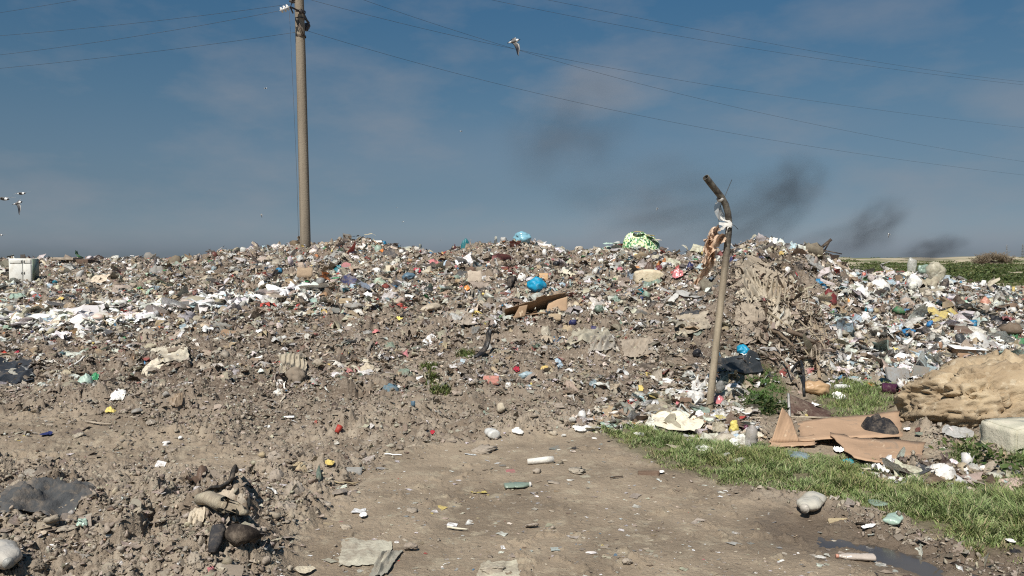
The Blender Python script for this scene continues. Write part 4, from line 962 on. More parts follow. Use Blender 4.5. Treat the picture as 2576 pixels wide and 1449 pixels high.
# crop x y w h kind colour description  (* short name | full label for landmarks)
ITEMS = """
1 985 412 130 55 bag darkbrown dark brown sack @ dark brown sack|dark brown sagging sack on the far skyline beside a small black bag
1 1065 403 48 38 bag black small black bag
1 505 470 60 130 rag black dark rag
1 1222 455 38 70 bag black upright black sack
1 2150 352 42 26 bag red red bag @ red bag on the skyline|small red bag on the skyline where the heap starts to rise
1 2216 362 38 26 bag salmon salmon pink bag
1 1972 572 64 62 rag red orange red cloth
1 542 682 60 40 bag teal teal bag
1 485 720 90 60 bag paleblue pale blue bag
1 605 838 74 42 wrapper yellow yellow wrapper
1 670 755 140 40 sheet palegrey pale grey sheet
1 172 822 130 46 sheet palegreen pale green sheet
1 1062 722 40 70 strip white white strip
1 1366 750 52 64 rag darkred faded red rag
1 1372 822 72 62 bag palegrey pale bag
1 1622 682 82 92 rag black black rag
1 1882 540 62 52 bag black dark bag
1 692 935 150 120 bag tan tan canvas sack @ tan canvas sack|tan canvas sack slumped behind the white foam spill
1 322 1010 330 70 bag palegrey long pale grey sack
1 545 1020 120 50 sheet paleblue bluish white sheet
1 1140 978 330 110 sheet black black plastic sheet @ black plastic sheet|wide black plastic sheet lying at the white foam spill
1 1216 886 100 70 bag palegrey pale round bag
1 968 860 140 110 rag beige beige rag
1 1552 945 92 50 sheet salmon orange red sheet
1 1500 925 240 70 film white white film
1 1780 905 260 50 sheet white white sheet
1 2060 885 160 40 sheet white white sheet
1 2202 860 112 62 bag greygreen grey green sack
1 1886 842 50 72 bag palegrey pale bag
1 1720 790 60 60 bag white white bag
1 2040 560 70 90 rag palegreen pale green rag
1 2300 420 90 80 sheet palegrey pale grey sheet
1 2420 360 90 60 bag palegrey pale grey bag
1 2350 560 120 60 sheet grey grey sheet
1 1560 560 160 60 rag grey long grey rag
1 800 600 90 90 bag palegrey pale grey bag
1 45 1380 90 26 wrapper red red wrapper
1 170 1382 36 34 wrapper red short red wrapper
1 265 1200 72 20 board white white tile
1 960 1180 62 20 wrapper blue blue wrapper
1 785 1232 62 62 stone brown brown clod
1 1930 1225 100 90 rag mudpale pale tangled rag
1 1396 1358 62 30 sheet white white sheet
1 1450 1360 62 40 rag grey grey rag
1 1765 1365 240 130 stone mud muddy boulder @ muddy boulder|rounded muddy boulder with a pale crust in the churned earth
1 1690 1420 100 60 stone palegrey pale stone
1 2250 1380 40 18 slab white white chip
2 822 560 142 82 bag teal bright teal bag @ bright teal bag|bright teal crumpled bag above the green bottles
2 225 570 90 62 bag blue blue bag
2 240 660 130 180 strip palegrey pale slanting strip
2 52 690 100 140 rag white white cloth
2 330 350 62 60 rag darkred dark red rag
2 1200 232 120 40 board white white board
2 1286 258 52 52 bag blue blue bag
2 800 352 250 92 rag grey striped grey bundle @ striped grey bundle|striped grey fabric bundle under the brown knoll on the crest
2 100 440 200 92 rag beige beige cloth bundle
2 590 490 120 92 rag black black rag
2 1260 375 42 32 wrapper orange orange wrapper
2 1770 470 122 62 rag pink dusty red cloth
2 1906 490 92 46 bag paleblue pale blue bag
2 1520 636 150 92 bag bluegrey blue grey bag @ blue grey bag|blue grey stuffed bag lying mid heap under the crest
2 1850 570 172 62 rag darkred dark red strip of cloth
2 1616 560 82 42 wrapper red red wrapper
2 2070 572 182 112 rag charcoal black netting bundle
2 1290 730 92 62 bag darkred dark red bag
2 1655 676 30 30 cup white white lid
2 1486 710 130 72 sheet palegrey pale grey sheet
2 1722 742 102 52 bag charcoal dark glossy bag
2 2112 756 62 42 wrapper orange orange wrapper
2 2056 730 52 36 wrapper pink pink wrapper
2 2190 650 140 122 card beige beige cardboard
2 640 672 92 92 bag grey grey sack
2 636 742 82 52 bag cream cream round bag
2 445 722 70 80 bottle green green bottle
2 540 705 80 70 bottle palegreen pale green bottle
2 500 690 60 60 bottle green green bottle
2 575 730 60 60 bottle green green bottle
2 380 755 100 50 bottle greygreen dull green bottle
2 800 650 90 60 bottle green green bottle @ green bottles|bright green bottle at the end of the row of green bottles
2 705 690 50 40 bottle green green bottle
2 100 860 170 52 wrapper orange orange red wrapper
2 1120 822 92 92 paper white white torn paper @ white torn paper|white torn paper standing out on the brown slope
2 890 882 132 82 board tan brown board
2 1010 935 272 112 slab grey long grey stone slab @ grey stone slab|long grey stone slab half sunk in the slope
2 1722 932 272 132 stone beige pale rounded boulder @ pale boulder|pale rounded boulder in the middle of the slope
2 2006 1030 142 82 sheet palegrey grey white sheet
2 1432 1052 82 72 wrapper yellow yellow wrapper
2 750 1096 122 42 rag salmon brick red cloth
2 1700 1090 112 62 bag darkbrown dark brown bag
2 1576 1082 80 70 rag black black rag
2 1120 1192 92 92 film palegrey grey film
2 1202 1172 82 52 wrapper pink pink wrapper
2 820 1182 112 62 sheet palegrey grey sheet
2 2200 1170 102 152 film grey grey mesh panel
2 1330 1292 162 112 rag greygreen grey green netting bag
2 1250 1392 112 72 rag palegrey pale grey rag
2 1480 1372 182 82 rag pink dusty pink cloth @ dusty pink cloth|dusty pink cloth crumpled at the foot of the slope
2 30 1172 72 92 paper white crumpled white paper
2 2400 440 60 162 strip palegrey curved white strip
2 2090 315 92 52 bag teal teal bag
2 2480 270 72 52 bag palegrey pale grey bag
2 1750 300 40 40 bag blue small blue bag
2 960 390 30 72 strip white white strip
2 130 792 200 42 sheet white white sheet
2 280 795 120 40 sheet white white sheet
2 1220 330 90 50 bag palegreen pale green bag
2 1450 370 60 40 bag white white bag
2 1180 440 60 60 bag palegreen pale green bag
2 1050 560 80 70 rag palegrey pale rag
2 1200 560 90 60 bag white white bag
2 1340 550 90 80 card beige beige cardboard
2 440 455 70 70 bag palegrey pale bag
2 540 440 90 60 sheet palegrey pale sheet
2 840 470 100 60 rag charcoal dark rag
2 960 730 110 80 bag paleblue bluish white bag
2 870 760 70 90 bag palegrey pale grey bag
2 590 620 120 60 rag brown brown cloth
2 480 600 150 90 card tan tan cardboard
2 2260 890 120 60 rag mudpale pale muddy rag
2 2520 800 70 90 film paleblue bluish film
2 2480 915 60 36 wrapper blue blue wrapper
2 260 1080 60 40 bag grey grey bag
2 700 890 90 100 rag muddark dark muddy rag
2 660 950 100 90 sheet mudpale muddy sheet
2 1030 1250 110 120 sheet mudpale muddy pale sheet
2 1140 1320 30 130 strip mudpale hanging muddy strip
3 665 320 112 72 slab cream pale foam slab @ pale foam slab|pale foam slab sticking up on the crest between two knolls
3 550 305 32 32 bag charcoal dark bag
3 818 282 20 60 stick black dark upright stick
3 960 272 82 52 bag palegreen green white bag
3 1060 260 90 80 bag palegrey pale bag
3 1420 325 42 26 bottle green green bottle
3 1832 458 62 42 bottle green green bottle
3 722 415 52 42 bottle green green bottle
3 575 450 40 26 bag green green bag
3 1040 422 72 72 bag palegrey pale grey bag
3 330 380 60 80 bag white white bag
3 500 370 80 90 film white white film
3 450 490 82 62 bag black black bag
3 525 590 122 112 paper cream crumpled cream paper @ crumpled cream paper|crumpled cream paper standing right of the round cyan bag
3 318 632 92 72 card cardboard brown cardboard
3 100 602 92 42 bag white white bag
3 35 635 40 30 bag white white bag
3 500 705 80 60 bag paleblue bluish white bag
3 865 662 52 32 bag red red bag
3 1086 556 72 42 wrapper pink red and white wrapper
3 1220 556 82 72 bag beige beige round bag
3 1490 546 92 72 bag darkred dark red bag
3 1372 512 122 62 bag brown brown bag
3 1660 562 112 72 wrapper pink pinkish wrapper
3 1780 512 82 42 bag navy navy blue bag
3 1300 772 102 72 bag teal teal bag
3 1386 682 92 24 stick charcoal dark stick
3 1400 690 200 40 film palegreen pale green film
3 1670 712 82 32 sheet white white sheet
3 1730 720 70 30 sheet palegrey pale sheet
3 770 640 120 60 film palegrey pale film
3 1000 510 80 26 sheet white white sheet
3 1180 600 60 90 strip palegrey pale strip
3 1500 440 70 60 bag charcoal dark bag
3 1430 400 60 50 bag charcoal dark bag
3 270 500 110 50 rag tan tan cloth
3 840 560 90 50 bag palegrey pale bag
3 885 950 122 82 bag greygreen dark green bag
3 600 1096 92 62 bag navy black blue bag
3 560 1110 130 110 rag tan brown sack
3 830 1110 122 42 rag navy dark blue cloth @ dark blue cloth|dark blue cloth lying on the slope below the long carton
3 930 1070 110 130 rag mud muddy sack
3 1780 1010 222 102 sheet charcoal black plastic sheet @ black crumpled sheet|black crumpled plastic sheet left of the bent pipe
3 1892 930 112 72 film palegrey pale film
3 1750 800 360 190 strip palegrey long grey torn strip @ long torn strip|long grey torn plastic strip streaming downhill left of the bent pipe
3 1600 880 160 40 strip palegrey grey torn strip
3 720 862 92 34 rag darkred red rag
3 340 1290 72 52 bottle palegrey crumpled clear bottle
3 1690 1182 162 82 bag beige beige bag
3 1860 1180 130 40 sheet greygreen green grey sheet
3 1040 890 90 70 film palegreen pale green film
3 430 1030 120 60 card tan tan cardboard
3 340 1180 100 120 sheet mudpale pale folded sheet
3 1080 990 70 60 sheet palegrey pale sheet
3 1300 970 90 60 sheet beige beige sheet
3 2360 1372 180 112 bag cyan turquoise and white bag @ turquoise bag|turquoise bag with a white fold right of the bent pipe
3 2345 1400 110 70 sheet white white fold
3 1862 1400 122 112 bag black black bag behind the pipe
3 230 1340 90 50 rag darkred faded red rag
3 1960 530 60 110 rag darkbrown dark brown rag
3 2200 450 50 40 bag navy navy bag
3 2280 360 80 60 bag charcoal dark bag
3 2500 415 110 40 bag navy dark blue bag
3 2340 540 140 40 sheet palegrey pale sheet
4 330 520 112 72 rag black black box shaped bundle @ black bundle|black bundle beside the grey film on the pale mound
4 500 520 240 152 film palegrey broad grey film @ broad grey film|broad translucent grey film spread on the side of the pale mound
4 640 400 70 110 sheet white striped white sheet
4 680 470 60 60 bag charcoal dark bag
4 285 595 30 24 wrapper red red wrapper
4 210 560 70 90 bag white white bag
4 545 685 152 72 bag blue flat blue bag @ flat blue bag|flat blue bag lying right of the muddy tarpaulin
4 270 700 52 102 rag blue blue rag
4 365 790 170 50 sheet navy blue and white sheet
4 610 855 190 180 bag darkred reddish sack with a strap @ reddish sack|reddish brown stuffed sack with a pale strap right of the muddy tarpaulin
4 420 900 172 162 stone brown brown boulder
4 480 870 90 130 bag palegrey pale grey bag
4 702 640 82 62 bag white white packet
4 880 690 92 102 card brown brown cardboard
4 882 622 122 62 bag white white bag
4 1140 576 92 62 rag brown brown clump
4 1232 590 82 52 board tan slatted board
4 985 620 40 70 card salmon reddish cardboard
4 1140 690 212 112 bag white long white bag @ long white bag|long white bag with a red cap beside it on the right apron
4 1216 666 32 32 cup red red cap
4 1320 646 62 72 board brown brown upright board
4 1430 580 110 190 clear palegrey tall translucent bag
4 1480 680 150 180 bag white bulging white sack @ bulging white sack|bulging white sack among the translucent bags on the right
4 1545 576 140 90 clear palegreen pale green translucent bag
4 1690 665 210 200 clear cream big cream bag @ big cream bag|big cream translucent bag at the right edge of the heap crest
4 1640 640 60 100 bag white white bag
4 1370 722 200 82 rag cream striped cream cloth
4 970 802 172 122 bag white white bag with creases
4 930 745 150 40 sheet white white sheet
4 2258 735 112 72 bag black round black bag @ round black bag|round black bag high on the right edge of the heap
4 2340 780 70 50 bag charcoal dark bag
4 2000 720 232 42 sheet white flat white sheet
4 1940 686 42 26 bag blue small blue bag
4 2190 890 112 122 bag salmon pinkish white bag
4 2360 860 140 140 film palegrey clear film
4 2312 930 112 172 rag peach orange cloth @ orange cloth|orange brown cloth hanging beside clear film on the right
4 2340 1076 222 112 bag black glossy black bag @ glossy black bag|glossy black rubbish bag near the right edge above the boulder
4 2506 1082 72 52 cup cream yellow cream cup
4 1400 880 122 82 film palegrey grey film
4 1632 930 172 82 bag white white bag
4 1550 960 160 90 film palegrey grey film
4 1350 1012 172 92 bag darkbrown dark brown bag @ dark brown bag|dark brown crumpled bag in the middle of the right apron
4 1466 1016 72 62 bag red red bag
4 1810 972 60 80 board white white triangular board
4 1872 992 60 40 bag darkred dark red bag
4 970 966 62 42 cup teal teal cup
4 1032 970 52 44 cup paleblue pale blue cup
4 1090 970 60 60 bag tan tan bag
4 1410 1192 152 92 bag blue blue bag @ blue bag on the apron|blue crumpled bag low on the right apron left of the boulder
4 1630 1122 72 72 bag blue small blue bag
4 2062 1110 152 92 bag blue sagging blue bag
4 1942 1092 102 82 bag white white bag
4 1950 1262 122 132 bag charcoal black bag
4 2130 1272 252 122 bag white white rubble sack @ white rubble sack|wide white sack of rubble behind the sandstone boulder
4 1410 1282 132 82 bag white white bag
4 1290 1362 82 62 wrapper yellow yellow wrapper
4 890 1232 102 82 paper tan tan crumpled paper
4 715 1192 92 142 bag palegrey hanging grey bag
4 1750 1312 182 62 sheet palegrey pale sheet
4 2380 1252 192 112 sheet white pinkish white sheet
4 80 900 172 132 rag beige pale beige cloth
4 1250 1180 80 70 rag darkbrown dark brown rag
4 1060 1120 140 120 strip white white curved strip
4 1800 800 50 50 rag darkred dark red rag
4 2130 830 60 60 rag darkred dark red rag
4 820 870 70 60 rag orange rusty rag
4 1700 760 100 60 bag palegrey pale bag
4 1600 800 100 70 bag cream cream bag
4 1180 760 90 60 bag charcoal dark bag
4 740 980 150 70 sheet tan tan folded sheet
4 1500 1280 60 30 bag white white bag
4 1650 1180 150 90 rag brown brown rag
4 1060 870 110 70 bag palegrey pale grey bag
4 760 770 90 70 bag palegrey pale bag
4 2060 960 120 90 sheet beige beige sheet
4 2200 1010 90 60 bag beige beige bag
4 2150 1130 90 60 sheet beige beige sheet
4 700 560 90 60 bag white white bag
4 800 560 60 50 bag palegrey pale bag
5 560 135 112 60 bag palegreen pale green bag
5 630 130 60 60 wrapper green green scrap
5 305 178 44 26 slab palegrey pale chip
5 790 256 112 42 sheet white white crumpled sheet @ white crumpled sheet|white crumpled sheet bright on the churned mud
5 740 355 72 36 wrapper yellow yellow peel
5 312 502 92 26 wrapper navy dark blue wrapper
5 522 526 112 62 slab mudpale pale flat stone
5 900 350 102 52 stone grey grey stone
5 1186 292 82 92 sheet tan tan leaf shaped sheet
5 1120 246 62 62 stone grey grey stone
5 1105 570 62 42 slab white white foam chip
5 1196 540 52 42 slab white white foam chip
5 1320 1090 110 100 paper beige crumpled pinkish paper
5 320 1095 132 112 stone mudpale pale stone @ pale muddy stone|pale stone beside the muddy grey tarpaulin
5 430 1150 152 62 slab mudpale pale flat stone
5 730 1195 60 40 stone palegrey grey pebble
5 545 1112 70 62 wrapper palegreen greenish yellow scrap
5 1010 55 160 112 rag cream pale crumpled rag @ pale crumpled rag|pale crumpled rag standing up in the churned mud on the left
5 520 32 26 62 stick white white stick
5 920 1050 72 62 stone mudpale pale clod
5 660 440 200 24 stick beige pale long stick
5 1010 440 70 60 sheet mudpale curled muddy sheet
5 1620 930 90 60 rag mudpale muddy rag
5 1500 940 230 90 rag beige grey pink cloth
5 1340 790 70 110 strip brown brown strip
5 1350 1240 120 170 stone mudpale pale clod
5 1280 1350 130 150 stone mudpale cracked pale clod
5 1490 1400 140 120 stone mudpale crumbling pale clod
5 1400 1420 90 60 rag pink faded pink rag
5 220 1370 160 90 stone mud muddy clod
5 350 1250 70 26 slab white white chip
6 245 100 190 150 stone mud round muddy boulder @ round muddy boulder|round muddy boulder throwing a shadow at the foot of the heap
6 392 176 42 26 wrapper pink pink wrapper
6 140 220 92 52 rag palegrey white grey rag
6 560 82 122 82 rag palegrey pale rag
6 742 56 122 82 rag beige beige rag
6 430 25 120 60 stone mudpale pale stone
6 1000 82 132 52 rag greygreen dark green cloth @ dark green cloth|dark green cloth lying near the small grass tufts
6 900 166 142 52 rag bluegrey grey green cloth
6 1380 86 92 20 board navy dark blue plate
6 1576 140 102 52 board salmon orange brick
6 1050 322 36 44 bag bluegrey blue grey scrap
6 220 392 72 26 bottle white small white bottle
6 540 482 44 52 cup red flattened red can @ flattened red can|flattened red drink can on the muddy edge of the path
6 1182 490 42 20 wrapper red small red wrapper
6 240 850 172 92 rag mudpale dusty pale bag @ dusty pale cloth|dusty pale cloth among rags on the left edge of the path
6 490 700 72 50 wrapper yellow yellow brown scrap
6 40 640 62 62 stone tan tan clod
6 640 740 132 50 board grey grey board
6 920 650 120 10 stick white thin white stick @ thin white stick|thin white stick on the far end of the path
6 1480 632 262 102 slab mudpale flat dried mud slab @ dried mud slab|flat dried mud slab at the far edge of the path
6 1665 350 102 102 slab beige cracked pale slab
6 720 1062 52 52 paper white white scrap
6 190 1095 82 40 slab mudpale pale chip
6 1030 1020 112 52 slab mudpale dried mud chunk
6 1040 1256 112 92 stone mudpale pale clod
6 1600 1415 230 120 slab mudpale cracked mud slab
6 330 1425 130 70 paper beige pale torn paper
6 1350 1146 142 26 stick cream short pale stick
6 210 1385 82 70 stone mudpale pale clod
6 50 1350 102 92 stone mudpale pale clod
6 940 1232 42 24 slab white white chip
6 590 1120 120 60 stone mudpale pale clod
6 350 690 60 110 rag mudpale muddy rag
6 280 710 130 90 rag tan tan rag
6 420 800 60 120 strip greygreen dull green strip
6 120 790 120 80 rag mudpale muddy pale rag
6 560 890 110 60 sheet mudpale muddy sheet
6 120 890 100 30 sheet white white sheet
6 180 970 190 90 rag mudpale pale matted rag
6 560 840 260 22 stick tan long brown stick
6 110 660 150 60 rag mudpale muddy rag
7 400 765 200 70 slab mudpale lumpy dried mud
7 150 760 92 62 slab mudpale dried mud lump
7 280 826 102 30 slab mudpale flat mud chip
7 125 1112 120 52 stone mudpale crumbly clod
7 270 1128 50 40 stone mudpale small crumbly clod
7 760 1355 110 60 stone mudpale crumbly clod
7 90 122 92 62 bag paleblue pale blue bag
7 28 76 52 30 wrapper red red wrapper
7 540 176 62 62 film paleblue pale blue film
7 866 205 42 40 wrapper yellow small yellow wrapper
7 650 306 62 42 rag yellow yellow cloth
7 682 352 52 36 wrapper orange orange wrapper
7 740 322 112 92 rag white speckled white rag @ speckled white rag|speckled white rag where the heap meets the grass
7 806 296 62 40 wrapper red pinkish red wrapper
7 370 228 142 62 slab brown brown flat stone @ brown flat stone|brown flat stone casting a dark shadow at the foot of the heap
7 308 26 82 42 bag paleblue bluish white bag
7 1050 140 122 42 bag white white bag
7 1150 226 92 42 wrapper white white and orange packet
7 1225 258 150 92 bag white white bag at the pipe @ white bag at the pipe|white bag lying against the foot of the bent pipe
7 1270 190 112 42 bag white white bag
7 1250 130 122 52 bag palegrey pale grey bag
7 1400 190 70 90 bag grey grey bag
7 1380 280 80 60 wrapper pink reddish packet
7 1170 290 80 60 card brown brown cardboard
7 1020 335 262 102 film beige clear beige film @ clear beige film|clear beige film spread left of the bent pipe
7 1100 415 380 110 paper cream big crumpled cream paper @ big cream paper|big crumpled cream paper between the bent pipe and the grass
7 1060 470 182 112 film beige greyish beige film
7 1250 335 150 50 film palegreen pale greenish film
7 1400 370 160 60 film white white film
7 1488 455 86 86 bag yellow yellow white bag @ yellow white bag|yellow and white bag left of the upright clear bottle
7 1390 462 102 82 film beige clear jar shaped film
7 1510 532 102 62 bag paleblue clear bluish bag
7 1562 475 50 44 wrapper purple purple wrapper
7 862 512 92 62 paper white white paper on the grass
7 650 450 110 40 sheet palegreen pale plastic scrap
7 1280 610 132 72 paper white crumpled white paper
7 1380 620 70 30 slab white white chip
7 1120 600 200 30 sheet beige pale torn sheet
7 1200 560 100 50 bag palegrey pale bag
7 985 550 60 30 bag white small white bag
7 1435 650 50 50 film palegrey clear film scrap
7 550 540 52 26 slab white white stone chip
7 472 380 62 62 bag white dirty white bag
7 412 412 62 72 stone palegrey pale stone
7 275 482 62 66 stone beige pale stone
7 40 492 82 30 sheet white white flat scrap
7 505 452 112 40 bag white dirty white bag
7 620 412 110 24 stick beige pale stick
7 450 470 90 40 sheet white white flat sheet
7 350 510 40 26 stone palegrey small pale stone
7 920 766 142 46 board brown brown wooden slat
7 1000 766 42 18 paper white small white paper
7 1560 690 162 32 film white clear torn strip
7 1650 408 130 22 stick beige pale plank
7 700 798 92 18 stick darkbrown dark stick
7 1665 515 60 60 paper cream cream scrap
8 700 160 102 42 rag orange orange brown peelings
8 490 240 132 62 rag white white rag
8 330 205 172 112 bag rust rusty stained bag @ rusty stained bag|rusty stained white bag behind the brown board
8 160 40 62 112 rag white white cloth strip
8 322 360 52 32 slab white white crumb
8 1690 280 72 62 stone white white stone
8 1700 100 62 150 slab tan brown slab
8 1265 490 172 76 sheet palegrey stacked pale discs @ stacked pale discs|stacked pale discs between the sandstone boulder and concrete block
8 482 622 92 82 paper white bright white paper @ bright white paper|bright white paper at the front edge of the flattened carton
8 542 682 112 52 bag cyan small cyan bag
8 190 652 190 62 film paleblue clear bluish bag
8 215 545 82 32 stick cream cream stick
8 760 770 42 62 strip white white strip
8 1020 800 180 110 rag cream pale cloth bundle @ pale cloth bundle|pale cloth bundle partly under a black sheet behind the grass
8 1010 755 240 40 sheet charcoal black sheet
8 845 812 92 32 sheet white white sheet
8 1190 752 200 62 bag white wrinkled white bag
8 1330 690 82 82 cup white white cup
8 1390 745 90 80 film palegrey grey film
8 1600 772 182 102 film palegrey large clear film
8 1560 875 230 80 rag charcoal dark netting
8 1640 940 140 60 bag salmon pinkish white bag
8 1690 975 62 52 bag cyan teal scrap
8 740 975 122 52 film palegreen pale teal film
8 930 972 112 30 wrapper orange orange wrapper @ orange wrapper|orange wrapper lying in the foreground grass
8 1045 950 102 52 film paleblue pale blue film
8 1262 952 142 92 paper grey silver carton with a white edge @ silver carton|silver grey carton with a white edge in the foreground grass
8 480 1070 142 32 board tan thin shoe sole
8 672 1125 92 30 paper white flat white paper
8 350 1342 82 30 film white white film
8 92 1355 42 24 slab white white chip
8 210 1298 30 20 slab white small white chip
8 1540 1060 90 50 film white white scrap in the grass
8 1680 1270 92 92 rag black black rag
8 1630 1230 60 50 wrapper white small white wrapper
8 1530 640 150 40 card tan yellow brown cardboard
8 1000 920 60 30 bag white small white bag
8 930 480 40 50 paper white small white scrap
8 1030 505 70 26 stone greygreen dark stone
8 1450 740 60 60 bag white small white bag
8 440 40 140 60 bag palegrey pale grey bag
8 560 60 90 50 bag white white bag
8 650 40 80 60 rag charcoal dark rag
8 340 90 60 90 strip tan tan strip
8 400 190 60 60 bag palegrey pale bag
"""
LANDMARKS = []
_rows = []
for k, ln in enumerate([l for l in ITEMS.strip().split('\n') if l.strip()]):
    head, _, lm = ln.partition('@')
    q = head.split()
    rec = dict(crop=int(q[0]), n=[float(v) for v in q[1:5]], kind=q[5], color=q[6], desc=' '.join(q[7:]), seed=k)
    if lm: rec['short'], rec['label'] = [v.strip() for v in lm.split('|')]
    _rows.append(rec)
def rel_label(desc, X, Y, w, h):
    """what it looks like and where it lies beside a thing one can find"""
    c_ = sorted(LAND, key=lambda l: math.hypot(l[0] - X, (l[1] - Y) * 1.5))
    for lx, ly, nm in c_[:14]:
        dx, dy = X - lx, (Y - ly) * 1.5
        dist = math.hypot(dx, dy)
        if abs(dx) > abs(dy) * 1.2: r = 'right of' if dx > 0 else 'left of'
        else: r = 'below' if dy > 0 else 'above'
        near = 'just ' if dist < 55 else ('a little ' if dist < 140 else 'well ' if dist > 330 else '')
        L = '%s %s%s the %s' % (desc, near, r, nm)
        if L not in USED and len(L.split()) <= 16 and nm != desc:
            return L
    return '%s seen near the %s' % (desc, c_[0][2])
# ------------------------------------------------------------------ the large and singular things
def lm(X, Y, short): LAND.append((X, Y, short))
def thing_mesh(o, label, cat, group=None, X=None, Y=None, short=None):
    tag(o, label, cat, group); USED.add(label)
    if short: lm(X, Y, short)
    return o
def sph(p, n=6): return p
RB = np.random.default_rng(77)

# ---- concrete power pole
def power_pole():
    d = 24.0; m = px_m(d)
    P = lambda X, Y, dd=0.0: plane_pt(X, Y, d + dd)
    base = P(768, 640); base.z = float(height(base.x, base.y)) - .4
    root = empty('power_pole', base, 'tall octagonal concrete power pole rising behind the heap', 'power pole'); USED.add(root['label']); lm(764, 500, 'concrete power pole')
    R = lambda v: v - base
    t = NT('pole_concrete')
    col = t.mix(t.rng(t.noise(1.2, 5, .6, stretch=(3, 3, .35)), .35, .7), (.25, .21, .16), (.185, .155, .12))
    col = t.mix(t.rng(t.noise(6, 5, .7, stretch=(4, 4, .5)), .55, .75, 0, .7), col, (.13, .10, .08))
    t.base(col, .9, .2); t.bump(t.noise(25, 4), .5, .02)
    pts = [R(P(768.5, 640)) + Vector((0, 0, -.5)), R(P(768, 600)), R(P(762, 350)), R(P(757, 150)), R(P(752.5, 0)), R(P(750, -112))]
    MB().tube(pts, [.166, .163, .155, .149, .143, .138], 8).build('concrete_shaft', t.m, root, smooth_=False)
    steel = mat((.035, .03, .03), 'metal')
    bar = MB()
    for a, b, r in [((730, 17, -.5), (753, 28, -.16), .028), ((753, 28, -.2), (777, 58, .45), .035), ((730, 17, -.5), (737, 33, -.17), .022), ((731, 17, -.5), (734.5, 7, -.5), .012), ((757, 22, -.15), (775, 57, .4), .02), ((762, 30, -.1), (770, 50, .3), .03), ((760, 24, .1), (776, 57, .42), .016)]:
        bar.tube([R(P(*a[:2], a[2])), R(P(*b[:2], b[2]))], r, 6)
    bar.build('crossarm', steel, root)
    for Y, h in ((30, .05), (47, .03), (92, .05)):
        q = R(P(755 + Y * .02, Y)); ring = [(q.x + .158 * math.cos(a), q.y + .158 * math.sin(a)) for a in np.linspace(0, 2 * math.pi, 17)[:-1]]
        G = np.array([[(x, y, q.z - h / 2) for x, y in ring], [(x, y, q.z + h / 2) for x, y in ring]])
        MB().grid(G, wrap=True).build('steel_strap', steel if Y != 92 else mat((.10, .075, .05), 'metal'), root)
    br = MB()
    for x0, x1 in ((743, 760), (747, 763), (750, 765)): br.tube([R(P(x0, 50, -.165)), R(P(x1, 90, -.15))], .012, 5)
    br.build('brace', mat((.12, .09, .07), 'metal'), root)
    def insulator(a, b, color):
        a, b = R(P(*a)), R(P(*b)); g = MB(); ax = (b - a)
        prof = [(0, .02), (.1, .03), (.14, .085), (.22, .095), (.26, .03), (.4, .03), (.44, .09), (.54, .095), (.58, .03), (.72, .03), (.76, .08), (.86, .085), (.9, .025), (1, .018)]
        g.tube([a + ax * s for s, _ in prof], [r for _, r in prof], 12)
        g.build('insulator', mat(color, 'glossy'), root)
    insulator((728, 17, -.5), (704, 27, -.62), (.72, .71, .69))
    insulator((775, 60, .4), (768, 76, .25), (.02, .02, .03))
    insulator((734.5, 8, -.5), (735.5, -8, -.5), (.05, .04, .04))
    q = [R(P(X, Y, -.24)) for X, Y in ((728, 30), (731, 90), (736, 200), (742, 330), (747, 450), (751, 600))]
    MB().tube(q, .004, 5).build('earth_cable', mat((.06, .055, .05), 'metal'), root)
power_pole()
def power_line(pts, d0, d1, label):
    X = np.array([p[0] for p in pts], float); Y = np.array([p[1] for p in pts], float)
    c_ = np.polyfit(X, Y, min(3, len(X) - 1) if len(X) > 3 else len(X) - 1)
    a, b = plane_pt(X[0], Y[0], d0), plane_pt(X[-1], Y[-1], d1)
    out = []
    for x in np.linspace(X[0], X[-1], 40):
        u = (x * PK - 512) / FPX; dx_, dy_ = b.x - a.x, b.y - a.y
        t_ = (u * a.y - a.x) / (dx_ - u * dy_)
        out.append(plane_pt(x, float(np.polyval(c_, x)), a.y + t_ * dy_))
    o = MB().tube([p - out[0] for p in out], .0046, 5).build('power_line', mat((.03, .032, .035), 'metal'), loc=out[0])
    thing_mesh(o, label, 'cable', 'power lines at the pole')
power_line([(772, 78), (1084, 166), (1663, 303), (2576, 439), (2800, 465)], 24.3, 66, 'lowest right-hand power line, leaving the pole under its dark insulator')
power_line([(782, 0), (1277, 119), (1454, 155), (1837, 224), (2576, 320), (2800, 347)], 24, 66, 'power line from the pole crossing its neighbour near the big gull, upper one at right')
power_line([(760, -55), (920, 0), (1290, 121), (1402, 155), (1952, 294), (2576, 404), (2800, 440)], 24, 66, 'power line from the pole that dips steeply past the big gull, second lowest at right')
power_line([(752, -110), (1240, 0), (2103, 155), (2576, 212), (2800, 236)], 24, 50, 'lower line of the thin pair high in the sky at right')
power_line([(752, -112), (1380, 0), (2196, 155), (2576, 205), (2800, 226)], 24.1, 54, 'upper line of the thin pair high in the sky at right')
power_line([(745, 8), (370, 55), (0, 90), (-300, 112)], 24, 32, 'power line running left from the pole, just above the white insulator')
power_line([(704, 27), (350, 90), (0, 138), (-300, 168)], 23.4, 32, 'power line running left from the white insulator')
power_line([(745, 81), (370, 132), (0, 172), (-300, 198)], 24, 32, 'lowest power line running left from the pole')
power_line([(745, -75), (300, -18), (0, 32), (-300, 68)], 24, 32, 'topmost power line at the upper left corner of the sky')

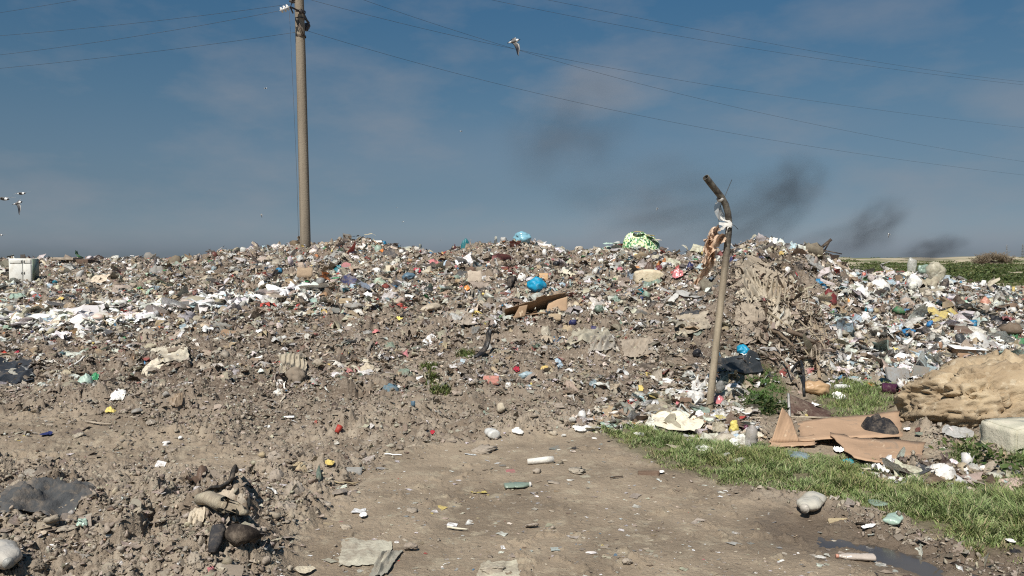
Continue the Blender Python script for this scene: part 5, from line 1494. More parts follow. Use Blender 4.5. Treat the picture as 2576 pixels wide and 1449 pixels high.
# ---- bent steel pipe and what hangs on it
PIPE_FOOT = at(1785, 1024); PD = PIPE_FOOT.y
def bent_pipe():
    d = PD; m = px_m(d)
    C = [(1784, 1060, 0), (1785, 1024, 0), (1792, 955, 0), (1800, 880, 0), (1809, 800, 0), (1818, 720, 0), (1826, 650, 0), (1832.5, 590, -.01), (1834, 562, -.02), (1831, 535, -.04), (1825, 514, -.06), (1815.5, 497, -.09), (1803, 481, -.13), (1789, 463.5, -.18), (1775.5, 446, -.23)]
    pts = [plane_pt(X, Y, d + e) - PIPE_FOOT for X, Y, e in C]
    rad = [9.3 * m] * 2 + [9.1 * m, 9 * m, 8.8 * m, 8.6 * m, 8.4 * m] + [8.1 * m] * 8
    t = NT('old_pipe_steel')
    z_ = t.n.new('ShaderNodeSeparateXYZ'); t.l.new(t.tc.outputs['Object'], z_.inputs[0])
    low = t.mix(t.rng(t.noise(9, 5, .65, stretch=(1, 1, .2)), .35, .65), (.40, .335, .245), (.24, .195, .14))
    top = t.mix(t.rng(t.noise(11, 5, .7), .38, .62), (.165, .15, .125), (.055, .047, .04))
    col = t.mix(t.rng(t.math('ADD', z_.outputs[2], t.math('MULTIPLY', t.math('SUBTRACT', t.noise(3, 4), .5), .5)), 1.15, 1.75), low, top)
    t.base(col, .62, .35); t.p.inputs['Metallic'].default_value = .15; t.bump(t.noise(40, 5, .7), .4, .008)
    g = MB().tube(pts, rad, 20, caps=False)
    inner = [p for p in pts[-5:]]
    ax = (pts[-1] - pts[-2]).normalized()
    g.tube(inner[::-1], [r * .82 for r in rad[-5:]], 20, caps=False)
    # rim between outer and inner wall
    n = 20; a = Vector((0, 0, 1)); a = (a - ax * a.dot(ax)).normalized(); b = ax.cross(a)
    rim = np.array([[tuple(pts[-1] + (a * math.cos(q) + b * math.sin(q)) * rad[-1] * k + ax * .002) for q in np.linspace(0, 2 * math.pi, n, endpoint=False)] for k in (1.0, .82)])
    g.grid(rim, wrap=True)
    o = g.build('steel_pipe', t.m, loc=PIPE_FOOT)
    thing_mesh(o, 'tall rusty steel pipe stuck in the rubbish with its top bent to the left', 'pipe', None, 1805, 800, 'bent pipe')
    lm(1785, 1000, 'foot of the bent pipe')
    Q = lambda X, Y, e=0.0: plane_pt(X, Y, d + e)
    # white tie round the bend
    def band(c_, axis, r, h, name, label, color='white'):
        a = Vector((0, 0, 1)); a = (a - axis * a.dot(axis)).normalized(); b = axis.cross(a)
        G = np.array([[tuple((a * math.cos(q) + b * math.sin(q)) * r * k + axis * s) for q in np.linspace(0, 2 * math.pi, 18, endpoint=False)] for s, k in ((-h, 1.0), (-h * .3, 1.12), (h * .4, 1.06), (h, 1.0))])
        o = MB().grid(G, wrap=True).build(name, mat(color, 'plastic'), loc=c_)
        return thing_mesh(o, label, 'strip')
    band(Q(1812, 500, -.09) , (Q(1803, 481, -.13) - Q(1825, 514, -.06)).normalized(), 8.6 * m, 4 * m, 'plastic_tie', 'white plastic tie wrapped round the pipe just under its bent top')
    g = MB()
    for k, (a, b, c_, w) in enumerate([((1841, 562), (1828, 556), (1812, 547), 5), ((1842, 566), (1828, 562), (1808, 562), 6), ((1840, 568), (1826, 567), (1812, 576), 7), ((1838, 570), (1830, 573), (1826, 586), 4)]):
        L = [Q(X, Y, -.05 - .006 * k) for X, Y in (a, b, c_)]
        L.insert(1, L[0].lerp(L[1], .5) + Vector((0, -.012, .006))); L.insert(3, L[2].lerp(L[3], .5) + Vector((0, -.01, -.008)))
        G = np.array([[tuple(p + Vector((0, .01 * math.sin(3 * i), w * m * .5 * s * (1 + .4 * math.sin(2.1 * i + k)))) - PIPE_FOOT) for s in (-1, -.2, .5, 1)] for i, p in enumerate(L)])
        g.grid(G)
    o = g.build('plastic_shreds', mat('white', 'plastic'), loc=PIPE_FOOT); thing_mesh(o, 'white plastic shreds knotted round the pipe below the bend', 'plastic strip')
    g = MB(); rows = []
    for i, (X0, X1, Y) in enumerate([(1808, 1814, 503), (1800, 1813, 510), (1796, 1814, 520), (1797, 1819, 532), (1801, 1824, 542), (1806, 1826, 550), (1812, 1824, 556)]):
        rows.append([tuple(Q(X0 + (X1 - X0) * s, Y, -.02 + .03 * math.sin(4 * s + i)) - PIPE_FOOT) for s in np.linspace(0, 1, 7)])
    o = g.grid(np.array(rows)).build('clear_film', mat('palegrey', 'film'), loc=PIPE_FOOT); thing_mesh(o, 'thin clear film hanging in the crook of the bent pipe', 'plastic film')
    w = [(1841, 452, 0), (1830, 478, 0), (1820, 502, -.07), (1812, 520, -.05), (1807, 545, -.03), (1809, 560, -.02), (1805, 580, -.02), (1800, 600, 0)]
    o = MB().tube([Q(*p) - PIPE_FOOT for p in w], .0032, 5).build('wire', mat((.04, .045, .05), 'metal'), loc=PIPE_FOOT); thing_mesh(o, 'thin dark wire tied to the bend of the pipe, one end sticking up', 'wire')
    o = MB().tube([Q(X, Y, e) - PIPE_FOOT for X, Y, e in ((1838, 562, -.04), (1848, 568, -.05), (1857, 577, -.05))], .0032, 5).build('wire', mat((.04, .045, .05), 'metal'), loc=PIPE_FOOT); thing_mesh(o, 'short dark wire end poking out right of the white shreds on the pipe', 'wire')
    # torn peach bag streaming from the pipe
    g = MB(); rng = np.random.default_rng(5)
    for k, (path, w) in enumerate([([(1826, 596), (1806, 603), (1790, 618), (1780, 642), (1770, 664)], 24), ([(1810, 573), (1792, 582), (1789, 600), (1776, 614), (1772, 636)], 17), ([(1792, 655), (1780, 678), (1764, 694), (1748, 716)], 19), ([(1802, 622), (1792, 646), (1776, 664), (1766, 672)], 18), ([(1790, 594), (1784, 612), (1796, 632), (1788, 662)], 20), ([(1818, 600), (1800, 594), (1786, 600), (1770, 606)], 13)]):
        px_ = np.interp(np.linspace(0, 1, 15), np.linspace(0, 1, len(path)), [p[0] for p in path]); py_ = np.interp(np.linspace(0, 1, 15), np.linspace(0, 1, len(path)), [p[1] for p in path])
        rows = []
        for i in range(15):
            s = i / 14; ww = w * (.55 + .45 * math.sin(math.pi * min(1, s * 1.15 + .12))) * (1 + .25 * rng.normal())
            dx_, dy_ = (px_[min(i + 1, 14)] - px_[max(i - 1, 0)]), (py_[min(i + 1, 14)] - py_[max(i - 1, 0)]); q = math.hypot(dx_, dy_)
            nx, ny = -dy_ / q, dx_ / q
            rows.append([tuple(Q(px_[i] + nx * ww * v, py_[i] + ny * ww * v, -.03 + .03 * k * .5 + .07 * math.sin(5.5 * v + i * .9 + k) + rng.normal() * .014 + (.25 * s if k == 2 else 0)) - PIPE_FOOT) for v in np.linspace(-.5, .5, 7)])
        g.grid(np.array(rows))
    o = g.build('torn_bag', mat((.86, .66, .45), 'plastic'), loc=PIPE_FOOT); thing_mesh(o, 'torn peach coloured plastic bag streaming from the bent pipe', 'plastic bag', None, 1780, 650, 'torn peach bag')
bent_pipe()

# ---- gulls
def gull_material():
    t = NT('plumage'); t.base(t.attr('tint'), .8, .2); t.bump(t.noise(60, 3), .2, .01); return t.m
PLUMAGE = gull_material()
def gull_mesh(near, far, slope=.28):
    W_, G_, K_, H_ = (.82, .81, .79), (.14, .135, .135), (.012, .012, .018), (.03, .022, .02)
    prof = [(-16, .5, 3.0, G_), (-14, .7, 2.6, K_), (-9.5, 1.9, 2.2, W_), (-5, 3.6, 3.6, G_), (0, 4.5, 4.4, G_), (5, 4.3, 4.3, G_), (7, 3.9, 3.9, W_), (9.5, 3.3, 3.3, W_), (11.5, 2.8, 2.8, W_), (12.3, 2.6, 2.6, H_), (14, 1.7, 1.7, H_), (14.8, .6, .6, H_), (17.5, .15, .2, H_)]
    g = MB(); cols = []
    n = 12; R_ = []
    for x, rz, ry, c_ in prof:
        R_.append([(x, ry * math.cos(a), slope * x + rz * math.sin(a)) for a in np.linspace(0, 2 * math.pi, n, endpoint=False)]); cols += [c_] * n
    g.grid(np.array(R_), wrap=True)
    for wing in (near, far):
        S = []
        for i, (le, te) in enumerate(wing):
            le, te = Vector(le), Vector(te); s = i / (len(wing) - 1)
            mid = le.lerp(te, .35); th = .8 * (1 - .8 * s)
            S.append([tuple(le), tuple(mid + Vector((0, 0, th))), tuple(le.lerp(te, .75) + Vector((0, 0, th * .4))), tuple(te), tuple(le.lerp(te, .75) - Vector((0, 0, th * .4))), tuple(mid - Vector((0, 0, th)))])
            tipc = K_ if s > .42 else tuple(v * (.55 if s > .1 else .9) for v in G_)
            cols += [W_, tipc, tipc, tipc, tipc, tipc]
        g.grid(np.array(S), wrap=True)
    V = np.concatenate(g.v); L = [i for f in g.f for i in f]
    return V, L, [len(f) for f in g.f], np.c_[np.array(cols), np.ones(len(cols))]
POSE = {'down': gull_mesh([((6, -1, -1), (-6, -1, -2)), ((14, -5, -8), (2, -4, -12)), ((16, -8, -18), (6, -7, -22)), ((14, -10, -30), (8, -9, -31)), ((12, -11, -39), (11, -11, -38.5))], [((5, 2, 2), (-6, 2, 0)), ((6, 8, 12), (-4, 8, 8)), ((0, 12, 11), (-8, 12, 6)), ((-13, 15, 1), (-14, 15, 0))]),
        'spread': gull_mesh([((5, -1, 1), (-6, -1, 0)), ((3, -10, 4), (-7, -9, 2)), ((-6, -16, 0), (-13, -14, -2)), ((-19, -21, -9), (-20, -21, -10))], [((5, 1, 1), (-6, 1, 0)), ((8, 9, 5), (-2, 9, 4)), ((12, 16, 6), (5, 15, 5)), ((19, 22, 9), (18, 22, 9))], .05)}
GULL_ME = {}
for k, (V, L, S, Cc) in POSE.items():
    GULL_ME[k] = mesh_np('gull_' + k, V, L, S, [PLUMAGE], True, Cc)
def gull(X, Y, d, size, pose, label, flip=False, roll=0.0, n=[0]):
    s = size * px_m(d)
    o = link('gull', GULL_ME[pose], None, plane_pt(X, Y, d)); o.scale = (-s if flip else s, s, s); o.rotation_euler = (0, roll, 0)
    thing_mesh(o, label, 'gull', 'gulls flying over the dump')
    return o
gull(1292, 104, 17, 1.0, 'down', 'big gull with a dark head flying high above the heap, one wing hanging down')
lm(1292, 104, 'big gull')
gull(44, 511, 22, .78, 'down', 'gull with a hanging wing, lowest of the three flying together at left')
gull(53, 487, 26, .72, 'spread', 'gull with both wings spread, uppermost of the three flying together at left')
gull(8, 500, 20, .95, 'spread', 'gull half cut off by the left edge of the photo beside two others', False, .15)
gull(0, 590, 24, .45, 'spread', 'gull cut off at the left edge just above the skyline', False, .4)
gull(668, 222, 45, .28, 'spread', 'small distant gull in the sky left of the pole')
gull(1160, 330, 55, .24, 'spread', 'tiny gull in mid sky, below and left of the big one', True)
gull(657, 540, 60, .22, 'down', 'tiny gull low in the sky left of the pole')
gull(1014, 558, 60, .20, 'spread', 'tiny white gull low over the knoll right of the pole', False, -.3)
gull(998, 522, 70, .10, 'spread', 'barely visible gull above the tiny one right of the pole')
gull(1266, 558, 70, .12, 'spread', 'barely visible gull low above the shiny blue bag')
gull(1654, 524, 60, .18, 'down', 'tiny gull low in the sky left of the bent pipe', True)
gull(2237, 589, 55, .26, 'down', 'white gull flying low before the dark smoke at right', True)
gull(1108, 604, 65, .14, 'spread', 'tiny dark gull skimming the crest between two knolls')

# ---- sandstone boulder
def boulder():
    p = at(2420, 1088); d = p.y + .55; m = px_m(d)
    c0 = plane_pt(2486, 1000, d); c0.z = float(height(p.x, p.y))
    V, F = ico(6)
    rng = np.random.default_rng(21)
    V = np.sign(V) * np.abs(V) ** .70
    x, y, z = V.T
    jx = x + .16 * perlin(x * 3 + y, z * 3 + 5, 41) + .05 * perlin(x * 9, z * 9 + y * 4, 42); jz = z + .16 * perlin(x * 3 + 9, z * 3 - y, 43) + .05 * perlin(x * 9 + 3, z * 9 + y * 4, 44)
    w1, id1, e1 = worley(jx * 2.4 + y * .8 + 9, jz * 1.8 + y * 1.6, 31, True); w2, id2, e2 = worley(jx * 5.3 + y * 1.1, jz * 4.2 + y * 2.2 + 3, 32, True); w3, _ = worley(x * 13 + y * 2, z * 13 + y * 3, 33)
    msk = smooth(-.25, .25, perlin(x * 1.6 + 4, z * 1.6 + 2, 45))
    crack = (1 - smooth(.0, .13, e1)) * (.35 + .65 * msk)
    r = 1 + .15 * (id1 - .5) + .06 * (id2 - .5) * msk - .17 * crack - .07 * (1 - smooth(0, .16, e2)) * msk - .035 * w3 + .10 * perlin(x * 1.3, z * 1.5 + y, 34) + .035 * perlin(x * 9 + y * 3, z * 9 + y * 4, 35)
    pit = smooth(.05, .45, perlin(jx * 2.6 + 7, jz * 2.6 + y * 2, 46)) * msk
    r = r - .07 * pit - .05 * np.abs(perlin(jx * 6, jz * 6 + y * 3, 47)) - .025 * np.abs(perlin(jx * 15, jz * 15 + y * 8, 48))
    V = V * r[:, None]
    hs = np.interp(V[:, 0], [-1.1, -.85, -.6, -.3, .0, .4, 1.1], [.50, .58, .70, .85, .94, 1.0, 1.04])
    X_ = V[:, 0] * 208 * m; Y_ = V[:, 1] * .62; Z_ = np.where(V[:, 2] > 0, V[:, 2] * hs, V[:, 2] * .3) * 184 * m - .02
    # undercut along the front left
    Y_ += np.where((V[:, 1] < 0) & (V[:, 2] < .25), .22 * smooth(.3, -.2, V[:, 2]) * smooth(.35, -.5, V[:, 0]), 0)
    t = NT('sandstone')
    n1, n2, n3 = t.noise(2.2, 6, .6), t.noise(9, 6, .7), t.noise(40, 5, .7)
    col = t.mix(t.rng(n1, .35, .65), (.30, .225, .145), (.43, .34, .225))
    col = t.mix(t.rng(n2, .54, .70, 0, .6), col, (.52, .45, .34))
    col = t.mix(t.rng(n3, .56, .72, 0, .45), col, (.19, .13, .08))
    col = t.mix(t.rng(t.noise(1.9, 6, .7, dist=1), .56, .68, 0, .7), col, (.11, .085, .062))
    t.base(col, .95, .15); t.bump(t.math('ADD', n2, t.math('MULTIPLY', n3, .7)), .8, .016)
    me = mesh_np('sandstone_boulder', np.c_[X_, Y_, Z_], F, np.full(len(F), 3), [t.m], True)
    o = link('sandstone_boulder', me, None, c0)
    thing_mesh(o, 'large cracked sandstone boulder beside the grass on the right', 'boulder', None, 2400, 990, 'sandstone boulder')
boulder()
def concrete_block():
    p = at(2556, 1146); m = px_m(p.y)
    root = empty('concrete_block', p, 'pale broken concrete block with a grey side at the right edge', 'concrete block'); USED.add(root['label']); lm(2530, 1100, 'concrete block')
    root.rotation_euler = (.05, .03, math.radians(16))
    t = NT('block_concrete')
    n2, n3 = t.noise(6, 6, .65), t.noise(45, 5, .7)
    col = t.mix(t.rng(n2, .38, .66), (.44, .42, .33), (.54, .50, .40)); col = t.mix(t.rng(n3, .58, .7, 0, .5), col, (.25, .22, .17)); col = t.mix(t.rng(t.noise(3, 5, .7, dist=1), .56, .68, 0, .8), col, (.22, .22, .215))
    t.base(col, .92, .2); t.bump(t.math('ADD', n2, n3), .6, .012)
    W, D, H = .72, .34, 76 * m
    n = 14; Vb, Fb = [], []
    import bmesh
    bm = bmesh.new(); bmesh.ops.create_cube(bm, size=1); bmesh.ops.bevel(bm, geom=bm.edges[:], offset=.035, segments=2, affect='EDGES'); bmesh.ops.subdivide_edges(bm, edges=bm.edges[:], cuts=5, use_grid_fill=True)
    V = np.array([v.co[:] for v in bm.verts]); F = [[v.index for v in f.verts] for f in bm.faces]; bm.free()
    V = V * (W, D, H) + (W / 2 - .02, D / 2, H / 2 - .02)
    V += .012 * np.c_[perlin(V[:, 1] * 9, V[:, 2] * 9, 3), perlin(V[:, 0] * 9, V[:, 2] * 9, 4), perlin(V[:, 0] * 9, V[:, 1] * 9, 5)]
    V[:, 2] += np.where(V[:, 2] > H * .5, -.12 * np.clip(.12 - V[:, 0], 0, .2), 0)
    link('block_body', mesh_np('block_body', V, [i for f in F for i in f], [len(f) for f in F], [t.m], False), root)
concrete_block()

# ---- flattened carton, the cloth on it, the dark board behind
def carton_material(name='carton_board', rgb=(.43, .285, .185)):
    t = NT(name)
    col = t.mix(t.rng(t.noise(3, 5, .6), .35, .65), rgb, tuple(v * .82 for v in rgb))
    col = t.mix(t.rng(t.noise(6, 5, .7, dist=.8), .62, .70, 0, .8), col, (.60, .47, .33))
    col = t.mix(t.rng(t.noise(2.2, 5, .7), .60, .72, 0, .55), col, (.22, .14, .085))
    wv = t.n.new('ShaderNodeTexWave'); wv.inputs['Scale'].default_value = 24; wv.inputs['Distortion'].default_value = 1.5; t.l.new(t.tc.outputs['Object'], wv.inputs['Vector'])
    col = t.mix(t.math('MULTIPLY', wv.outputs[1], .16), col, tuple(v * .7 for v in rgb))
    col = t.mix(t.rng(t.noise(4.5, 6, .7, dist=.5), .57, .66, 0, .6), col, MUD)
    t.base(col, .85, .2); t.bump(t.math('ADD', t.noise(22, 4, .6), t.math('MULTIPLY', wv.outputs[1], .4)), .3, .01); return t.m
CARTON = carton_material()
def panel(name, corners, parent, origin, wave=.02, nu=16, nv=10, M=None, ragged=.0, seed=1, th=.006):
    """a sheet through four points (each Vector), slightly buckled"""
    rng = np.random.default_rng(seed); a, b, c_, e = corners
    G = np.zeros((nv, nu, 3)); nrm = (b - a).cross(e - a).normalized()
    for j in range(nv):
        for i in range(nu):
            s, q = i / (nu - 1), j / (nv - 1)
            p = a.lerp(b, s).lerp(e.lerp(c_, s), q)
            G[j, i] = tuple(p - origin)
    uu, vv = np.meshgrid(np.linspace(-1, 1, nu), np.linspace(-1, 1, nv))
    cr = crease(np.c_[uu.ravel(), vv.ravel()], rng, 5, 1).reshape(uu.shape) + .5 * perlin(uu * 1.4 + seed, vv * 1.4, seed)
    G += (cr * wave)[:, :, None] * np.array(nrm)
    if ragged:
        edge = np.maximum(np.abs(uu), np.abs(vv)) > .99
        G += edge[:, :, None] * rng.normal(0, ragged, (nv, nu, 1)) * np.array((b - a).normalized() + (e - a).normalized())
    o = MB().grid(G).build(name, M or CARTON, parent, smooth_=False)
    so = o.modifiers.new('thickness', 'SOLIDIFY'); so.thickness = th
    return o
def gp(X, Y, z=0.0): v = at(X, Y); return Vector((v.x, v.y, v.z + z))
def flat_carton():
    o0 = gp(2120, 1130)
    root = empty('flattened_carton', o0, 'flattened brown carton with one raised flap, lying behind the grass', 'carton'); USED.add(root['label']); lm(2130, 1115, 'flattened carton')
    zg = lambda X, Y, z: Vector((*gp(X, Y)[:2], z + float(base_h(np.array([gp(X, Y).x]), np.array([gp(X, Y).y]))[0]) + .045))
    panel('carton_panel', [zg(2008, 1122, .015), zg(2268, 1124, .03), zg(2262, 1062, .07), zg(2010, 1085, .05)], root, o0, .026, seed=3, ragged=.012)
    panel('carton_panel', [zg(2150, 1168, .0), zg(2310, 1160, .01), zg(2326, 1137, .025), zg(2085, 1119, .045)], root, o0, .024, seed=4, ragged=.014)
    b0, b1 = zg(1940, 1122, .0), zg(2012, 1122, .0)
    ap = plane_pt(1968, 1026, b0.y + .12); ap2 = plane_pt(1990, 1050, b0.y + .18)
    panel('raised_flap', [b0, b1, ap2, ap], root, o0, .012, seed=6)
    panel('carton_panel', [zg(1936, 1130, -.01), zg(2050, 1130, -.01), zg(2050, 1112, .012), zg(1940, 1112, .012)], root, o0, .01, seed=7, ragged=.01)
flat_carton()
def quick(kind, X, Y, w, h, color, label, short=None, seed=0):
    o, X_, Y_, _, _ = item(0, X, Y, w, h, kind, color, '', 5000 + seed)
    tag(o, label); USED.add(label)
    if short: lm(X, Y, short)
    return o
quick('rag', 2222, 1093, 104, 56, 'black', 'black crumpled cloth lying on the flattened carton', 'black cloth on the carton', 1).location.z += .10
def dark_board():
    a, b = gp(1989, 1049), gp(2104, 1052)
    o0 = a.copy()
    root = empty('brown_panel', o0, 'dark brown wooden panel leaning on the grass behind the flattened carton', 'board'); USED.add(root['label']); lm(2040, 1025, 'dark brown panel')
    ta, tb = plane_pt(1986, 990, a.y + .22), plane_pt(2100, 1040, a.y + .30)
    panel('panel_board', [a, b, tb, ta], root, o0, .006, M=mat((.085, .048, .04), 'wood'), seed=9, th=.022)
    g = MB().tube([a - o0 + Vector((-.012, -.004, 0)), ta - o0 + Vector((-.012, -.004, 0))], .014, 4); g.build('pale_edge', mat('palegrey', 'wood'), root, smooth_=False)
    g = MB().tube([a - o0 + Vector((0, -.012, .0)), b - o0 + Vector((0, -.012, .0))], .010, 4); g.build('pale_edge', mat('beige', 'wood'), root, smooth_=False)
dark_board()
quick('paper', 2053, 1040, 22, 14, 'white', 'small white crumb resting on the dark brown panel', None, 2).location.z += .06

# ---- white cabinet on the far left
def cabinet():
    p = at(52, 709); d = p.y; m = px_m(d)
    root = empty('white_cabinet', p, 'white cabinet with panelled front standing on the rubbish at far left', 'cabinet'); USED.add(root['label']); lm(58, 680, 'white cabinet')
    root.rotation_euler.z = math.radians(14)
    W, H, D = 52 * m, 60 * m, .55
    white = NT('cabinet_paint'); white.base(white.mix(white.rng(white.noise(4, 6, .65), .48, .7, 0, .6), (.70, .69, .64), (.38, .33, .26)), .45, .4)
    dk = mat('greygreen', 'metal')
    MB().box((0, D / 2, H / 2 - .03), (W, D, H)).build('cabinet_body', white.m, root, smooth_=False, bevel=.012)
    MB().box((W / 2 + .012, D / 2, H / 2 - .03), (.02, D * .96, H * .96)).build('shaded_side', dk, root, smooth_=False)  # dark cover paints the shade on the cabinet's right side
    for x0, x1, z0, z1 in ((-.46, .10, .80, .96), (-.46, .10, .03, .77), (.14, .46, .03, .77), (.14, .46, .80, .96)):
        dp = MB().box(((x0 + x1) / 2 * W, -.012, (z0 + z1) / 2 * H - .03), ((x1 - x0) * W, .02, (z1 - z0) * H)).build('door_panel', white.m, root, smooth_=False, bevel=.006)
        MB().box((((x1 if x0 < 0 else x0) + (-.035 if x0 < 0 else .035)) * W, -.032, (z0 + z1) / 2 * H - .03), (.018, .02, .07)).build('handle', mat('grey', 'metal'), dp, smooth_=False)
cabinet()
def far_crate():
    p = at(205, 667); m = px_m(p.y)
    MB0 = MB().box((0, .3, 7 * m), (32 * m, .6, 14 * m)); o = MB0.build('crate', mat('brown', 'wood'), loc=p, smooth_=False, bevel=.01)
    thing_mesh(o, 'brown crate in the distant rubbish right of the white cabinet', 'crate', None, 205, 660, 'brown crate')
    p2 = plane_pt(170, 651, p.y + .2); o = MB().box((0, 0, 0), (48 * m, .8, 6 * m)).build('table_slab', mat('beige', 'stone'), loc=p2, smooth_=False, bevel=.01); o.rotation_euler = (0, .02, .1)
    thing_mesh(o, 'pale slab lying level beside the brown crate', 'slab')
    MB().tube([(0, 0, -.03), (0, 0, -.5)], .05, 6).build('slab_support', mat('tan', 'wood'), o)
far_crate()

# ---- bags and piles that catch the eye
quick('bag', 1348, 722, 58, 42, 'cyan', 'round tied cyan bag bright against the brown slope', 'round cyan bag', 3)
o = quick('bag', 1315, 596, 56, 34, (.20, .40, .50), 'shiny pale blue bag perched on top of the heap', 'shiny blue bag', 4)
o.data.materials[0] = mat((.22, .42, .52), 'glossy')
def film_pile():
    p = at(1612, 622); m = px_m(p.y)
    t = NT('printed_film')
    v = t.vor(20, out='Color'); s3 = t.n.new('ShaderNodeSeparateColor'); t.l.new(v, s3.inputs[0])
    col = t.mix(t.rng(s3.outputs[0], .45, .55), (.09, .27, .09), (.60, .68, .52))
    col = t.mix(t.rng(s3.outputs[1], .72, .76), col, (.62, .62, .35)); col = t.mix(t.rng(s3.outputs[2], .82, .86), col, (.03, .10, .04))
    t.base(col, .4, .4); t.bump(t.noise(14, 3, dist=1), .5, .03)
    rng = np.random.default_rng(12)
    o = cap(rng, p, 112 * m, 1.0, 46 * m, 'bag', 22, 54).build('packaging_film_pile', t.m, loc=p, smooth_=False)
    thing_mesh(o, 'mound of green printed packaging film on the crest', 'packaging film', None, 1612, 600, 'green film mound')
    for X, Y, w, h, c_, lb in ((1606, 583, 30, 8, 'yellow', 'yellow film draped over the top of the green film mound'), (1636, 592, 26, 12, 'yellow', 'yellow film on the right slope of the green film mound'), (1652, 603, 26, 14, 'cream', 'cream film at the right foot of the green film mound'), (1538, 612, 50, 18, 'palegreen', 'pale green film at the left foot of the green film mound')):
        q = plane_pt(X, Y, p.y - .25); rr = np.random.default_rng(int(X))
        o = cap(rr, Vector((q.x, q.y, 0)), w * m, .35, h * m * .5, 'sheet').build('plastic_sheet', mat(c_, 'glossy'), smooth_=False)
        Vz = np.array([v.co.z for v in o.data.vertices]); o.location = (q.x, q.y, q.z - float(np.mean(Vz)))
        thing_mesh(o, lb, 'plastic sheet', 'plastic sheets lying in the rubbish')
film_pile()
def mattress():
    p = at(1636, 712); m = px_m(p.y); V, F = ICO[4]
    V = np.sign(V) * np.abs(V) ** .42; V = V / np.abs(V).max(0)
    V = V * (1 + .07 * perlin(V[:, 0] * 2 + 3, V[:, 2] * 2 + V[:, 1], 8) + .03 * perlin(V[:, 0] * 6, V[:, 2] * 6 + V[:, 1] * 2, 9))[:, None]
    W, D, H = 78 * m, .34, 36 * m
    P_ = V * (W / 2, D / 2, H / 2) + (0, .15, H * .38); P_[:, 2] += .10 * np.sin(P_[:, 0] / W * 5 + 1) * H - .12 * P_[:, 0]
    t = NT('old_foam'); t.base(t.mix(t.rng(t.noise(5, 6, .7), .42, .7), (.58, .50, .37), (.36, .28, .18)), .95, .1); t.bump(t.noise(30, 5), .5, .02)
    o = link('foam_mattress', mesh_np('foam_mattress', P_, F, np.full(len(F), 3), [t.m], True), None, p)
    thing_mesh(o, 'cream foam mattress folded on the slope below the green film mound', 'mattress', None, 1636, 700, 'cream mattress')
mattress()
def long_carton():
    a, b = gp(1270, 806), gp(1424, 786)
    o0 = a.copy(); root = empty('torn_carton', o0, 'long torn brown carton gaping open on the middle of the slope', 'carton'); USED.add(root['label']); lm(1345, 785, 'long carton')
    M2 = carton_material('shaded_carton', (.30, .20, .125)); back = Vector((0, .30, 0))  # shade inside the carton is put into a darker board colour
    mid = a.lerp(b, .5)
    up = Vector((0, 0, 1))
    A0, A1 = a + back + up * .02, a + Vector((0, .02, .13))
    B0, B1 = b + back + up * .05, b + Vector((0, .02, .32))
    C0, C1 = mid + back + up * .03, mid + Vector((0, -.02, .24))
    panel('carton_wall', [A0, C0, C1, A1], root, o0, .014, M=M2, seed=31, ragged=.012)
    panel('carton_wall', [C0 + up * .01, B0, B1, C1 + up * .02], root, o0, .014, M=M2, seed=32, ragged=.012)
    panel('carton_floor', [a + up * .02, b + up * .02, B0, A0], root, o0, .01, M=M2, seed=33)
    panel('carton_end', [b + Vector((-.30, -.06, .02)), b + Vector((.02, -.02, .02)), b + Vector((.02, .0, .24)), b + Vector((-.28, .0, .16))], root, o0, .01, M=carton_material('lit_carton', (.45, .31, .20)), seed=34)  # sunlit end painted as a lighter copy of the board colour
    panel('carton_end', [a + Vector((.12, -.08, .0)), a + Vector((.30, -.02, .03)), a + Vector((.34, .02, .20)), a + Vector((.22, 0, .18))], root, o0, .01, M=M2, seed=35)
long_carton()

# ---- sheets and tarpaulins draped over the slope
def drape(name, cs, color, surf, label, cat, short=None, fold=.05, nf=4.0, ang=.6, seed=1, n=(46, 36), follow=.6, lift=.03, group=None, soft=5):
    rng = np.random.default_rng(seed)
    w = [at(*c_) for c_ in cs]; o0 = w[3].copy()
    s, q = np.meshgrid(np.linspace(0, 1, n[0]), np.linspace(0, 1, n[1]))
    wob = .035 * np.stack([perlin(s * 3 + seed, q * 3, 1), perlin(s * 3, q * 3 + seed, 2)], -1)
    rag = (np.maximum(np.abs(s - .5), np.abs(q - .5)) * 2) ** 6
    s2 = s + wob[..., 0] + rag * .06 * perlin(s * 9 + seed, q * 9, 7); q2 = q + wob[..., 1] + rag * .08 * perlin(s * 8, q * 8 + seed, 8)
    Wc = [np.array(v) for v in w]
    P_ = (Wc[0] * (1 - s2)[..., None] + Wc[1] * s2[..., None]) * (1 - q2)[..., None] + (Wc[3] * (1 - s2)[..., None] + Wc[2] * s2[..., None]) * q2[..., None]
    z = height(P_[..., 0], P_[..., 1]); z = box_blur(box_blur(z, soft, 0), soft, 1)
    z = np.maximum(z, follow * z + (1 - follow) * P_[..., 2])
    f = math.cos(ang) * (s - .5) + math.sin(ang) * (q - .5) + .10 * perlin(s * 2.5 + seed, q * 2.5, 3)
    fo = (1 - np.abs(np.sin(f * math.pi * nf))) ** 1.4 * (.5 + .8 * np.abs(perlin(s * 2, q * 2 + seed, 4))) + .16 * perlin(s * 6 + seed, q * 6, 5) + .16 * crease(np.c_[(s.ravel() - .5) * 2, (q.ravel() - .5) * 2], rng, 8, .6).reshape(s.shape)
    z = z + lift + fold * fo * (1 - .6 * rag)
    G = np.stack([P_[..., 0], P_[..., 1], z], -1) - np.array(o0)
    o = MB().grid(G).build(name, mat(color, surf), loc=o0, smooth_=True)
    X = sum(c_[0] for c_ in cs) / 4; Y = sum(c_[1] for c_ in cs) / 4
    return thing_mesh(o, label, cat, group, X, Y, short)
